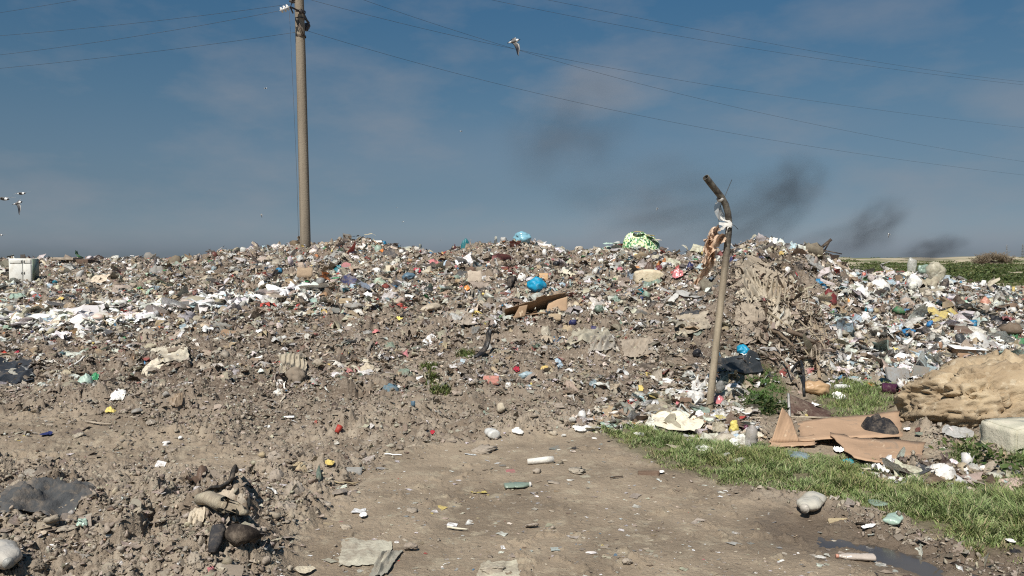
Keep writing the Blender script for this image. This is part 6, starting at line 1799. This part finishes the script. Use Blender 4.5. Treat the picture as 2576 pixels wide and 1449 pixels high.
drape('tarpaulin', [(1850, 668), (1930, 672), (2005, 752), (1848, 742)], (.30, .25, .195), 'cloth', 'big muddy tarpaulin folded over the mound right of the bent pipe', 'tarpaulin', 'muddy tarpaulin', .16, 5.5, 2.3, 2, n=(80, 60))
drape('muddy_cloth', [(1955, 690), (1996, 706), (2022, 800), (1978, 790)], (.36, .30, .22), 'cloth', 'muddy cloth hanging down the right side of the mound', 'cloth', None, .13, 3.5, .1, 3)
drape('muddy_cloth', [(2030, 785), (2074, 800), (2082, 868), (2038, 862)], (.33, .275, .20), 'cloth', 'muddy cloth hanging above the branches on the mound', 'cloth', None, .09, 3, .05, 4)
drape('muddy_cloth', [(1846, 742), (1900, 738), (1915, 778), (1852, 776)], (.42, .37, .30), 'cloth', 'pale muddy cloth below the big tarpaulin next to the pipe', 'cloth', None, .10, 2.5, 1.2, 5)
for k_, (cs, c_, fo, nf, an, lb) in enumerate([
    ([(1860, 690), (1905, 700), (1935, 760), (1880, 770)], (.37, .32, .25), .14, 3, 2.5, 'muddy cloth with deep folds lying on the lower half of the big tarpaulin'),
    ([(1915, 700), (1975, 725), (1990, 790), (1925, 780)], (.31, .26, .20), .15, 4, .4, 'brown muddy cloth hanging between the big tarpaulin and the branches'),
    ([(1850, 780), (1920, 778), (1925, 822), (1848, 828)], (.33, .28, .215), .12, 4, 1.9, 'crumpled muddy cloth right of the pipe, above the dark grey sheet'),
    ([(1930, 790), (1990, 800), (1992, 845), (1925, 838)], (.40, .35, .28), .12, 3, .8, 'pale muddy cloth with holes lying above the thickest branch'),
    ([(1862, 830), (1935, 832), (1930, 880), (1858, 885)], (.28, .235, .18), .11, 4, 1.2, 'dark muddy cloth low on the mound right of the pipe'),
    ([(2000, 720), (2040, 745), (2050, 800), (2008, 790)], (.42, .37, .30), .12, 3, .15, 'light muddy cloth draped at the right shoulder of the mound'),
    ([(2030, 870), (2085, 880), (2090, 930), (2040, 935)], (.36, .31, .24), .10, 3, .1, 'ragged muddy cloth at the right foot of the mound'),
    ([(1700, 800), (1780, 790), (1788, 840), (1710, 850)], (.33, .28, .22), .10, 4, 1.0, 'crumpled muddy cloth left of the pipe below the torn strip'),
    ([(1560, 860), (1640, 850), (1650, 900), (1570, 905)], (.34, .29, .225), .10, 4, .7, 'crumpled brownish cloth on the slope right of the pale muddy sheet'),
    ([(1120, 790), (1190, 782), (1200, 822), (1130, 830)], (.36, .31, .25), .09, 3, .6, 'rumpled muddy cloth left of the long carton'),
    ([(380, 885), (470, 872), (480, 925), (390, 935)], (.40, .355, .29), .10, 4, .9, 'pale rumpled cloth in the churned earth above the white sheet'),
    ([(700, 900), (770, 895), (772, 950), (705, 955)], (.34, .29, .225), .10, 4, .3, 'rumpled muddy cloth beside the round muddy boulder')]):
    drape('muddy_cloth', cs, c_, 'cloth', lb, 'cloth', None, fo * (1.35 if k_ < 7 else .62), nf + 1.5, an, 50 + k_, n=(40, 32), group='muddy cloths on the heap')
drape('muddy_sheet', [(1440, 838), (1530, 832), (1545, 872), (1425, 880)], (.43, .38, .30), 'plastic', 'large pale muddy sheet spread on the slope below the long carton', 'plastic sheet', 'pale muddy sheet', .10, 3, .4, 6)
drape('muddy_sheet', [(1490, 852), (1545, 848), (1548, 892), (1478, 895)], (.50, .46, .38), 'plastic', 'whitish rumpled sheet touching the large pale muddy sheet', 'plastic sheet', None, .08, 4, .2, 7)
drape('grey_tarpaulin', [(0, 1238), (235, 1228), (245, 1262), (-10, 1305)], (.06, .062, .064), 'cloth', 'half buried grey tarpaulin in the churned mud at lower left', 'tarpaulin', 'grey tarpaulin', .10, 4.5, 1.1, 8, lift=.012, follow=.85, soft=3)
drape('black_sheet', [(-30, 905), (82, 912), (84, 962), (-30, 972)], (.035, .038, .042), 'plastic', 'dusty black plastic sheet heaped at the left edge', 'plastic sheet', 'dusty black sheet', .06, 2.5, .5, 9, follow=.85)
drape('black_sheet', [(1795, 905), (1905, 900), (1925, 945), (1800, 950)], (.045, .05, .055), 'plastic', 'dark grey plastic sheet right of the pipe above the weeds', 'plastic sheet', 'dark grey sheet', .08, 3, .8, 10)
drape('white_sheet', [(1738, 960), (1800, 952), (1806, 985), (1740, 990)], 'white', 'plastic', 'white plastic sheet bunched up behind the foot of the pipe', 'plastic sheet', None, .06, 3, .4, 11)

drape('cement_slab', [(862, 1362), (985, 1366), (990, 1420), (850, 1432)], (.40, .37, .30), 'stone', 'pale cracked cement slab sunk into the smooth path', 'slab', 'pale cement slab', .012, 2.2, .5, 71, n=(50, 36), follow=.9, lift=.008)
drape('grey_cloth', [(960, 1395), (1012, 1392), (975, 1449), (925, 1462)], (.24, .225, .19), 'cloth', 'stiff grey cloth folded over the right end of the pale cement slab', 'cloth', None, .028, 2.0, .2, 72, n=(36, 36), lift=.012)
drape('cement_slab', [(1215, 1418), (1300, 1412), (1310, 1460), (1190, 1470)], (.41, .37, .29), 'stone', 'smaller pale cement slab cut off by the bottom edge right of the big one', 'slab', None, .012, 2, .3, 73, n=(40, 30), follow=.9, lift=.007)
def shredded():
    poly = [tuple(at(*q)[:2]) for q in [(1846, 690), (1880, 650), (1930, 668), (2000, 700), (2060, 790), (2100, 900), (2060, 930), (1960, 910), (1850, 900)]]
    px = [p[0] for p in poly]; py = [p[1] for p in poly]; n = 2300
    x = RS.uniform(min(px), max(px), 9000); y = RS.uniform(min(py), max(py), 9000); k = inside(x, y, poly); x, y = x[k][:n], y[k][:n]
    T = []
    for q in range(12):
        V, F = tmpl_strip(RS); V = V * (1.15, .5, .45); T.append((V, F))
    scatter('shredded_rags', np.c_[x, y, height(x, y)], np.clip(np.exp(RS.normal(math.log(.24), .45, len(x))), .08, .6), pal(len(x), dict(mudpale=26, mud=20, beige=12, palegrey=6, muddark=24, brown=16)), [(1, T)], SCRAP, .45, .04, True)
shredded()
# ---- foreground finds
def tube_thing(name, P_, rad, color, surf, label, cat, short=None, n=12, squash=(1, 1), lift=0.0):
    pts = [Vector(gp(X, Y)) + Vector((0, 0, z + lift)) for X, Y, z in P_]; o0 = pts[0].copy()
    o = MB().tube([p - o0 for p in pts], rad, n, squash=squash).build(name, mat(color, surf), loc=o0)
    return thing_mesh(o, label, cat, None, P_[len(P_) // 2][0], P_[len(P_) // 2][1], short)
tube_thing('rubber_strip', [(516, 1246, .01), (535, 1244, .02), (556, 1240, .025), (574, 1234, .03), (583, 1226, .04), (588, 1212, .055), (598, 1204, .05)], [.012, .022, .026, .028, .03, .028, .012], (.016, .016, .017), 'cloth', 'black rubber strip curling up from the churned mud', 'rubber strip', 'black rubber strip', squash=(.45, 1.2))
tube_thing('muddy_bottle', [(500, 1282, .05), (525, 1304, .085), (560, 1316, .09), (590, 1322, .085), (606, 1326, .08), (612, 1327, .08), (622, 1328, .08)], [.030, .038, .042, .040, .026, .016, .015], (.38, .33, .25), 'stone', 'mud coated plastic bottle lying across the mud ridge', 'bottle', 'mud coated bottle', 16)
tube_thing('dark_bottle', [(586, 1372, .04), (600, 1372, .045), (622, 1370, .042), (636, 1368, .04), (652, 1364, .035), (666, 1360, .03)], [.044, .054, .045, .033, .019, .005], (.030, .023, .019), 'cloth', 'dark brown bottle half buried at the edge of the smooth path', 'bottle', 'dark brown bottle', 18)
tube_thing('rubber_scrap', [(534, 1404, .02), (541, 1396, .035), (547, 1384, .05), (552, 1370, .06), (556, 1360, .05)], [.018, .03, .034, .038, .028], (.03, .03, .033), 'cloth', 'black crumpled rubber scrap under the mud coated bottle', 'rubber scrap', None, 12, (.8, 1.1))
tube_thing('rubber_strip', [(1196, 905, .03), (1210, 901, .06), (1222, 897, .10), (1228, 893, .18), (1230, 892, .27), (1233, 892, .34)], [.03, .045, .04, .035, .04, .02], (.014, .014, .016), 'plastic', 'black rubber strip standing upright at the foot of the slope', 'rubber strip', 'upright rubber strip', 10, (.5, 1.1))
tube_thing('cardboard_tube', [(1327, 1170, .022), (1345, 1168, .024), (1372, 1166, .026), (1391, 1165, .026)], [.022, .024, .026, .028], (.62, .59, .53), 'paper', 'short white tube lying on the path', 'tube', 'white tube', 14)
tube_thing('rubber_strap', [(1990, 962, .12), (2003, 958, .2), (2014, 962, .24), (2020, 975, .2), (2022, 992, .08), (2023, 1003, .02)], [.016] * 6, (.016, .017, .02), 'plastic', 'black strap arching over behind the dark brown panel', 'strap', None, 8)
def lying_bottle(X, Y, L, R, ang, color, label, short=None, capc='white', squash=.62, surf='glossy'):
    p = gp(X, Y); p.z = float(height(p.x, p.y)) + .004
    o = make_bottle(np.random.default_rng(int(X)), p, L, R, ang, color, squash, label, surf, capc, group='plastic bottles lying about'); USED.add(label)
    if short: lm(X, Y, short)
    return o
lying_bottle(2038, 1280, .31, .066, math.atan2(-.26, -.17), (.42, .385, .33), 'large crushed clear bottle with a white cap at the edge of the wet path', 'large crushed bottle', (.5, .46, .4), .55)
lying_bottle(2152, 1409, .205, .026, math.pi - .1, (.50, .44, .37), 'slim crushed bottle with a brownish cap beside the puddle', 'slim crushed bottle', 'salmon', .7)
lying_bottle(2250, 1312, .20, .042, .9, 'palegreen', 'flattened clear bottle standing in the grass edge by the puddle', 'flattened clear bottle', 'palegrey', .4)
lying_bottle(1302, 1228, .19, .045, .15, 'greygreen', 'flattened green bottle lying on the path', 'flattened green bottle', 'white', .35)
lying_bottle(1236, 1100, .20, .05, 1.9, 'palegrey', 'dented pale bottle lying at the far edge of the path', 'dented pale bottle', 'charcoal', .8)
lying_bottle(2119, 980, .20, .036, .25, 'palegrey', 'small clear bottle behind the dark brown panel', None, 'white', .9)
lying_bottle(14, 1425, .26, .06, -.9, (.45, .42, .37), 'pale rounded bottle at the left edge in the mud', 'pale rounded bottle', 'grey', .8)
p = gp(1890, 1122); o = make_bottle(np.random.default_rng(3), p, .215, .052, .3, (.52, .48, .44), .9, 'clear bottle standing upside down among the litter by the grass', 'film', 'palegrey', .0, -1.45); o.location.z += .09; USED.add(o['label']); lm(1890, 1092, 'upright clear bottle'); o['group'] = 'plastic bottles lying about'
def can():
    p = gp(2246, 990); p.z = float(height(p.x, p.y)) + .05; m = px_m(p.y)
    root = empty('paint_can', p, 'purple metal can lying on the grass left of the boulder', 'can'); USED.add(root['label']); lm(2246, 975, 'purple can')
    root.rotation_euler.z = -.35
    L, R = 50 * m, 13.5 * m
    MB().tube([(-L * .5, 0, 0), (-L * .47, 0, 0), (-L * .46, 0, 0), (L * .40, 0, 0)], [R * .92, R * 1.03, R, R], 24).build('can_body', mat('purple', 'metal'), root)
    MB().tube([(L * .402, 0, 0), (L * .46, 0, 0), (L * .50, 0, 0), (L * .49, 0, 0), (L * .43, 0, 0)], [R, R * 1.0, R * .86, R * .52, R * .4], 24).build('can_rim', mat('grey', 'metal'), root)
can()
def blocks():
    for X, Y, w, h, c_, rx, rz, lb, sh in ((2264, 962, 62, 44, (.23, .235, .235), -.55, .12, 'grey speckled foam slab leaning behind the purple can', 'grey foam slab'), (2314, 948, 36, 34, (.15, .15, .14), -.5, -.5, 'smaller dark foam piece right of the grey foam slab', None)):
        p = gp(X, Y); m = px_m(p.y)
        V = MB().box((0, 0, h * m * .5), (w * m, .05, h * m * 1.05))
        o = V.build('foam_slab', mat(c_, 'stone'), loc=p - Vector((0, 0, .03)), smooth_=False, bevel=.008); o.rotation_euler = (rx, .12, rz); thing_mesh(o, lb, 'foam slab', None, X, Y, sh)
    p = plane_pt(2388, 934, 7.75); m = px_m(7.75); g = MB(); w, h, D = 30 * m, 13 * m, .10
    for z in (0, h): g.box((0, 0, z), (w, D, .008))
    for x in (-.5, -.17, .17, .5): g.box((x * w, 0, h / 2), (.008, D, h - .009))
    o = g.build('hollow_brick', mat((.50, .38, .25), 'stone'), loc=p, smooth_=False); o.rotation_euler = (.1, -.42, .1); thing_mesh(o, 'broken hollow brick lying against the top of the sandstone boulder', 'brick')
    p = gp(2443, 903); m = px_m(p.y); root = empty('small_carton', p, 'light brown carton poking up behind the sandstone boulder', 'carton'); USED.add(root['label']); root.rotation_euler = (.1, .05, -.1)
    MB().box((0, .12, 11 * m), (64 * m, .22, 26 * m)).build('carton_body', CARTON, root, smooth_=False, bevel=.004); MB().box((-.02, .12, 24.6 * m), (80 * m, .30, .008)).build('white_lid', mat('white', 'paper'), root, smooth_=False)
    lm(2443, 890, 'small carton')
blocks()
def frame_sticks():
    d = float(at(2060, 640).y) - .2; o0 = plane_pt(2060, 634, d)
    root = empty('broken_frame', o0, 'broken wooden frame sticking up from the end of the heap', 'wooden frame'); USED.add(root['label']); lm(2085, 618, 'broken frame')
    M = mat((.05, .035, .03), 'wood')
    for a, b, r in (((2056, 632, 0), (2092, 602, -.1), .034), ((2072, 634, .1), (2088, 606, .0), .018), ((2054, 626, 0), (2118, 639, -.1), .013), ((2048, 634, .05), (2078, 630, .0), .03)):
        MB().tube([plane_pt(*a[:2], d + a[2]) - o0, plane_pt(*b[:2], d + b[2]) - o0], r, 5, squash=(1, .6)).build('frame_bar', M, root, smooth_=False)
frame_sticks()
def branch(P_, r, label, color=(.17, .125, .085)):
    pts = [gp(X, Y) + Vector((0, 0, z)) for X, Y, z in P_]; d = [p.y for p in pts]
    q = []
    for k in range(len(pts) - 1):
        for s in np.linspace(0, 1, 5)[:-1]: q.append(pts[k].lerp(pts[k + 1], s) + Vector((RB.normal() * .006, 0, RB.normal() * .008)))
    q.append(pts[-1]); o0 = q[0].copy()
    o = MB().tube([p - o0 for p in q], [r * (1 - .5 * k / len(q)) for k in range(len(q))], 7).build('branch', mat(color, 'wood'), loc=o0)
    thing_mesh(o, label, 'branch', 'branches on the mound')
branch([(1980, 858, .10), (2030, 876, .12), (2090, 905, .06)], .035, 'thickest branch slanting down the right side of the mound')
branch([(1915, 838, .08), (1960, 862, .10), (2000, 900, .08)], .028, 'branch left of the thickest one on the mound')
branch([(1930, 800, .06), (1985, 842, .1), (2035, 905, .05)], .016, 'long thin branch crossing above the thickest branch', (.30, .24, .17))
branch([(1945, 900, .05), (1975, 935, .12), (2010, 985, .03)], .014, 'thin branch reaching down to the weeds', (.27, .21, .15))
branch([(1985, 880, .05), (2012, 930, .10), (2028, 975, .04)], .013, 'thin branch beside the black strap', (.10, .075, .055))
branch([(2010, 820, .06), (2060, 872, .1), (2100, 925, .04)], .014, 'thin branch nearest the right apron', (.34, .28, .2))

# ---- tufts of grass at the foot of the slope
def tuft(X, Y, w, label, n=300, h=.09):
    p = gp(X, Y); a = np.clip(RB.normal(0, 1, (n, 2)), -1.5, 1.5) * w * px_m(p.y) * .34
    k0 = len(bpy.data.objects); x, y = p.x + a[:, 0], p.y + a[:, 1] * 1.2
    c_ = np.array([(.09, .14, .035), (.13, .18, .05), (.2, .19, .09)])[RB.integers(0, 3, n)] * RB.uniform(.7, 1.3, (n, 1))
    o = blades('grass_tuft', x, y, h * RB.uniform(.5, 1.2, n), .8, np.c_[c_, np.zeros(n)], LEAF, .006)
    del o['kind']; thing_mesh(o, label, 'grass tuft', 'grass tufts at the foot of the slope')
tuft(1171, 893, 42, 'grass tuft left of the upright rubber strip'); tuft(1079, 924, 36, 'upper small grass tuft near the dark green cloth'); tuft(1086, 957, 26, 'middle small grass tuft near the grey green cloth', 160); tuft(1109, 986, 46, 'lowest and widest grass tuft at the foot of the slope')
def weed(X, Y, w, h, label, n=420, dark=1.0):
    p = gp(X, Y); m = px_m(p.y); g = MB(); rng = np.random.default_rng(int(X))
    c0, V_, F_ = [], [], []
    for _ in range(n):
        a = rng.normal(0, 1, 3) * (w * m * .27, .16, h * m * .28); q = np.array([a[0], a[1], h * m * .42 + a[2]])
        if q[2] < 0: continue
        L = rng.uniform(.03, .075); di = rng.normal(0, 1, 3); di[2] = abs(di[2]) * .6; di /= np.linalg.norm(di); sd = np.cross(di, rng.normal(0, 1, 3)); sd /= np.linalg.norm(sd)
        b = len(V_); V_ += [q, q + di * L * .5 + sd * L * .22, q + di * L, q + di * L * .5 - sd * L * .22]; F_.append((b, b + 1, b + 2, b + 3)); c0 += [np.array([(.05, .095, .025), (.075, .125, .035), (.11, .15, .05)][rng.integers(0, 3)]) * rng.uniform(.7, 1.25) * dark] * 4
    root = empty('weed', p, label, 'weed'); USED.add(label); lm(X, Y, label.split(' beside')[0].split(' in ')[0].split(' on ')[0])
    me = mesh_np('leaves', np.array(V_), [i for f in F_ for i in f], [4] * len(F_), [LEAF], False, np.c_[np.array(c0), np.zeros(len(c0))]); link('leaves', me, root)
    for k in range(5):
        MB().tube([(0, 0, -.02), (rng.normal() * w * m * .15, rng.normal() * .06, h * m * .4), (rng.normal() * w * m * .3, rng.normal() * .1, h * m * .75)], [.006, .005, .003], 5).build('stem', mat((.13, .14, .06), 'wood'), root)
weed(1922, 1040, 120, 44, 'dark leafy weed clump beside the bent pipe and the panel', 420, .6)
weed(2555, 1205, 80, 70, 'grey green leafy plant in front of the concrete block', 150)
weed(2440, 1165, 70, 55, 'straggly weed on the ground left of the concrete block', 130)

# ---- far brush pile and pylons
def brush_pile():
    p = plane_pt(2494, 664, 205); p.z = float(height(p.x, p.y)) - .1; m = px_m(205); rng = np.random.default_rng(8); g = MB()
    V, F = ICO[3]; V = lumpy(V, rng, .4, 8); V = V * np.array([42 * m, 3.0, 20 * m]); V[:, 2] = np.maximum(V[:, 2], -.1)
    root = empty('brush_pile', p, 'brown pile of brushwood on the distant green plain', 'brush pile'); USED.add(root['label']); lm(2494, 650, 'far brush pile')
    me = mesh_np('brush_core', V, F, np.full(len(F), 3), [mat((.11, .085, .06), 'wood')], False); link('brush_core', me, root)
    for _ in range(600):
        a = rng.uniform(0, math.pi); r = rng.uniform(.5, 1.02); q = Vector((math.cos(a) * 42 * m * r, rng.uniform(-3, 1.5), abs(math.sin(a)) * 20 * m * r))
        e = q + Vector((rng.normal() * .8, rng.normal() * .8, rng.uniform(.3, 1.5))); g.tube([q, e], .045, 4)
    g.build('twigs', mat((.15, .115, .08), 'wood'), root, smooth_=False)
brush_pile()
def pylon(X, Y0, d, h, label):
    p = plane_pt(X, 652, d); p.z = 0; g = MB(); w = h * .13
    lev = [0, .25, .45, .62, .78, .9, 1.0]
    wd = lambda s: w * (1 - s * .86)
    cor = [(-1, -1), (1, -1), (1, 1), (-1, 1)]
    root = empty('pylon', p, label, 'pylon', 'far pylons on the horizon'); USED.add(label)
    for cx, cy in cor: g.tube([(cx * wd(s) / 2, cy * wd(s) / 2, s * h) for s in lev], .16, 4)
    for a, b in zip(lev, lev[1:]):
        for i in range(4):
            (x0, y0), (x1, y1) = cor[i], cor[(i + 1) % 4]
            g.tube([(x0 * wd(a) / 2, y0 * wd(a) / 2, a * h), (x1 * wd(b) / 2, y1 * wd(b) / 2, b * h)], .10, 4); g.tube([(x1 * wd(a) / 2, y1 * wd(a) / 2, a * h), (x0 * wd(b) / 2, y0 * wd(b) / 2, b * h)], .10, 4)
    M = mat((.20, .22, .24), 'metal'); g.build('lattice_tower', M, root, smooth_=False)
    for s in (.78, .9): MB().tube([(-w * .8, 0, s * h), (0, 0, s * h + .5), (w * .8, 0, s * h)], [.08, .2, .08], 4).build('crossarm', M, root, smooth_=False)
pylon(2532, 626, 900, 17, 'faint pylon on the horizon just right of the brush pile'); pylon(2572, 624, 900, 18, 'faint pylon on the horizon at the right edge')

# ---- small finds by the list
for r in sorted(_rows, key=lambda r: 'label' not in r):
    cx, cy, w, h = r['n']
    ox, oy, s = CROP[r['crop']]
    if 'label' in r: lb = r['label']; LAND.append((ox + cx * s, oy + cy * s, r['short']))
    else: lb = rel_label(r['desc'], ox + cx * s, oy + cy * s, w, h)
    USED.add(lb)
    item(r['crop'], cx, cy, w, h, r['kind'], r['color'], r['desc'], r['seed'], lb)

# ---- smoke of distant fires
def smoke(X, Y, w, h, dens, tilt, d=260, seed=0):
    c0 = plane_pt(X, Y, d); m = px_m(d); V, F = ICO[3]
    t = NT('smoke_%d' % seed); t.n.remove(t.p)
    vol = t.n.new('ShaderNodeVolumePrincipled'); vol.inputs['Color'].default_value = (.22, .235, .26, 1); vol.inputs['Anisotropy'].default_value = 0.2
    mp = t.n.new('ShaderNodeMapping'); mp.inputs['Location'].default_value = (seed * 3.7, seed * 1.9, seed)
    t.l.new(t.tc.outputs['Object'], mp.inputs[0])
    wz = t.n.new('ShaderNodeTexNoise'); wz.inputs['Scale'].default_value = 1.5; wz.inputs['Detail'].default_value = 3; t.l.new(mp.outputs[0], wz.inputs['Vector'])
    vm = t.n.new('ShaderNodeVectorMath'); vm.operation = 'MULTIPLY_ADD'; t.l.new(wz.outputs['Color'], vm.inputs[0]); vm.inputs[1].default_value = (.9, .9, .9)
    sb = t.n.new('ShaderNodeVectorMath'); sb.operation = 'SUBTRACT'; t.l.new(t.tc.outputs['Object'], sb.inputs[0]); sb.inputs[1].default_value = (.45, .45, .45); t.l.new(sb.outputs[0], vm.inputs[2])
    ln = t.n.new('ShaderNodeVectorMath'); ln.operation = 'LENGTH'; t.l.new(vm.outputs[0], ln.inputs[0])
    l0 = t.n.new('ShaderNodeVectorMath'); l0.operation = 'LENGTH'; t.l.new(t.tc.outputs['Object'], l0.inputs[0])
    fall = t.math('MULTIPLY', t.rng(ln.outputs['Value'], .0, .95, 1.0, 0.0), t.rng(l0.outputs['Value'], .6, 1.0, 1.0, 0.0))
    n1 = t.n.new('ShaderNodeTexNoise'); n1.inputs['Scale'].default_value = 2.2; n1.inputs['Detail'].default_value = 3; t.l.new(mp.outputs[0], n1.inputs['Vector'])
    dn = t.math('MULTIPLY', fall, t.rng(n1.outputs[0], .28, .72, 0.0, dens / (w * m)))
    t.l.new(dn, vol.inputs['Density']); t.l.new(vol.outputs[0], t.out.inputs['Volume'])
    o = link('smoke', mesh_np('smoke', V, F, np.full(len(F), 3), [t.m], True), None, c0)
    o.scale = (w * m * .5, w * m * .4, h * m * .5); o.rotation_euler = (0, tilt, 0)
    tag(o, kind='stuff')
for k, s in enumerate([(2352, 626, 230, 100, 5.5, -.25), (2200, 565, 270, 160, 4.0, -.6), (1985, 470, 280, 240, 3.3, -.7), (1910, 555, 460, 200, 3.2, -.5), (1750, 540, 800, 220, 1.8, -.3), (1440, 350, 500, 430, 2.0, -.8), (1650, 475, 620, 270, 1.8, -.2), (2110, 604, 420, 130, 2.6, -.3)]):
    smoke(*s, 240 + 14 * k, k)
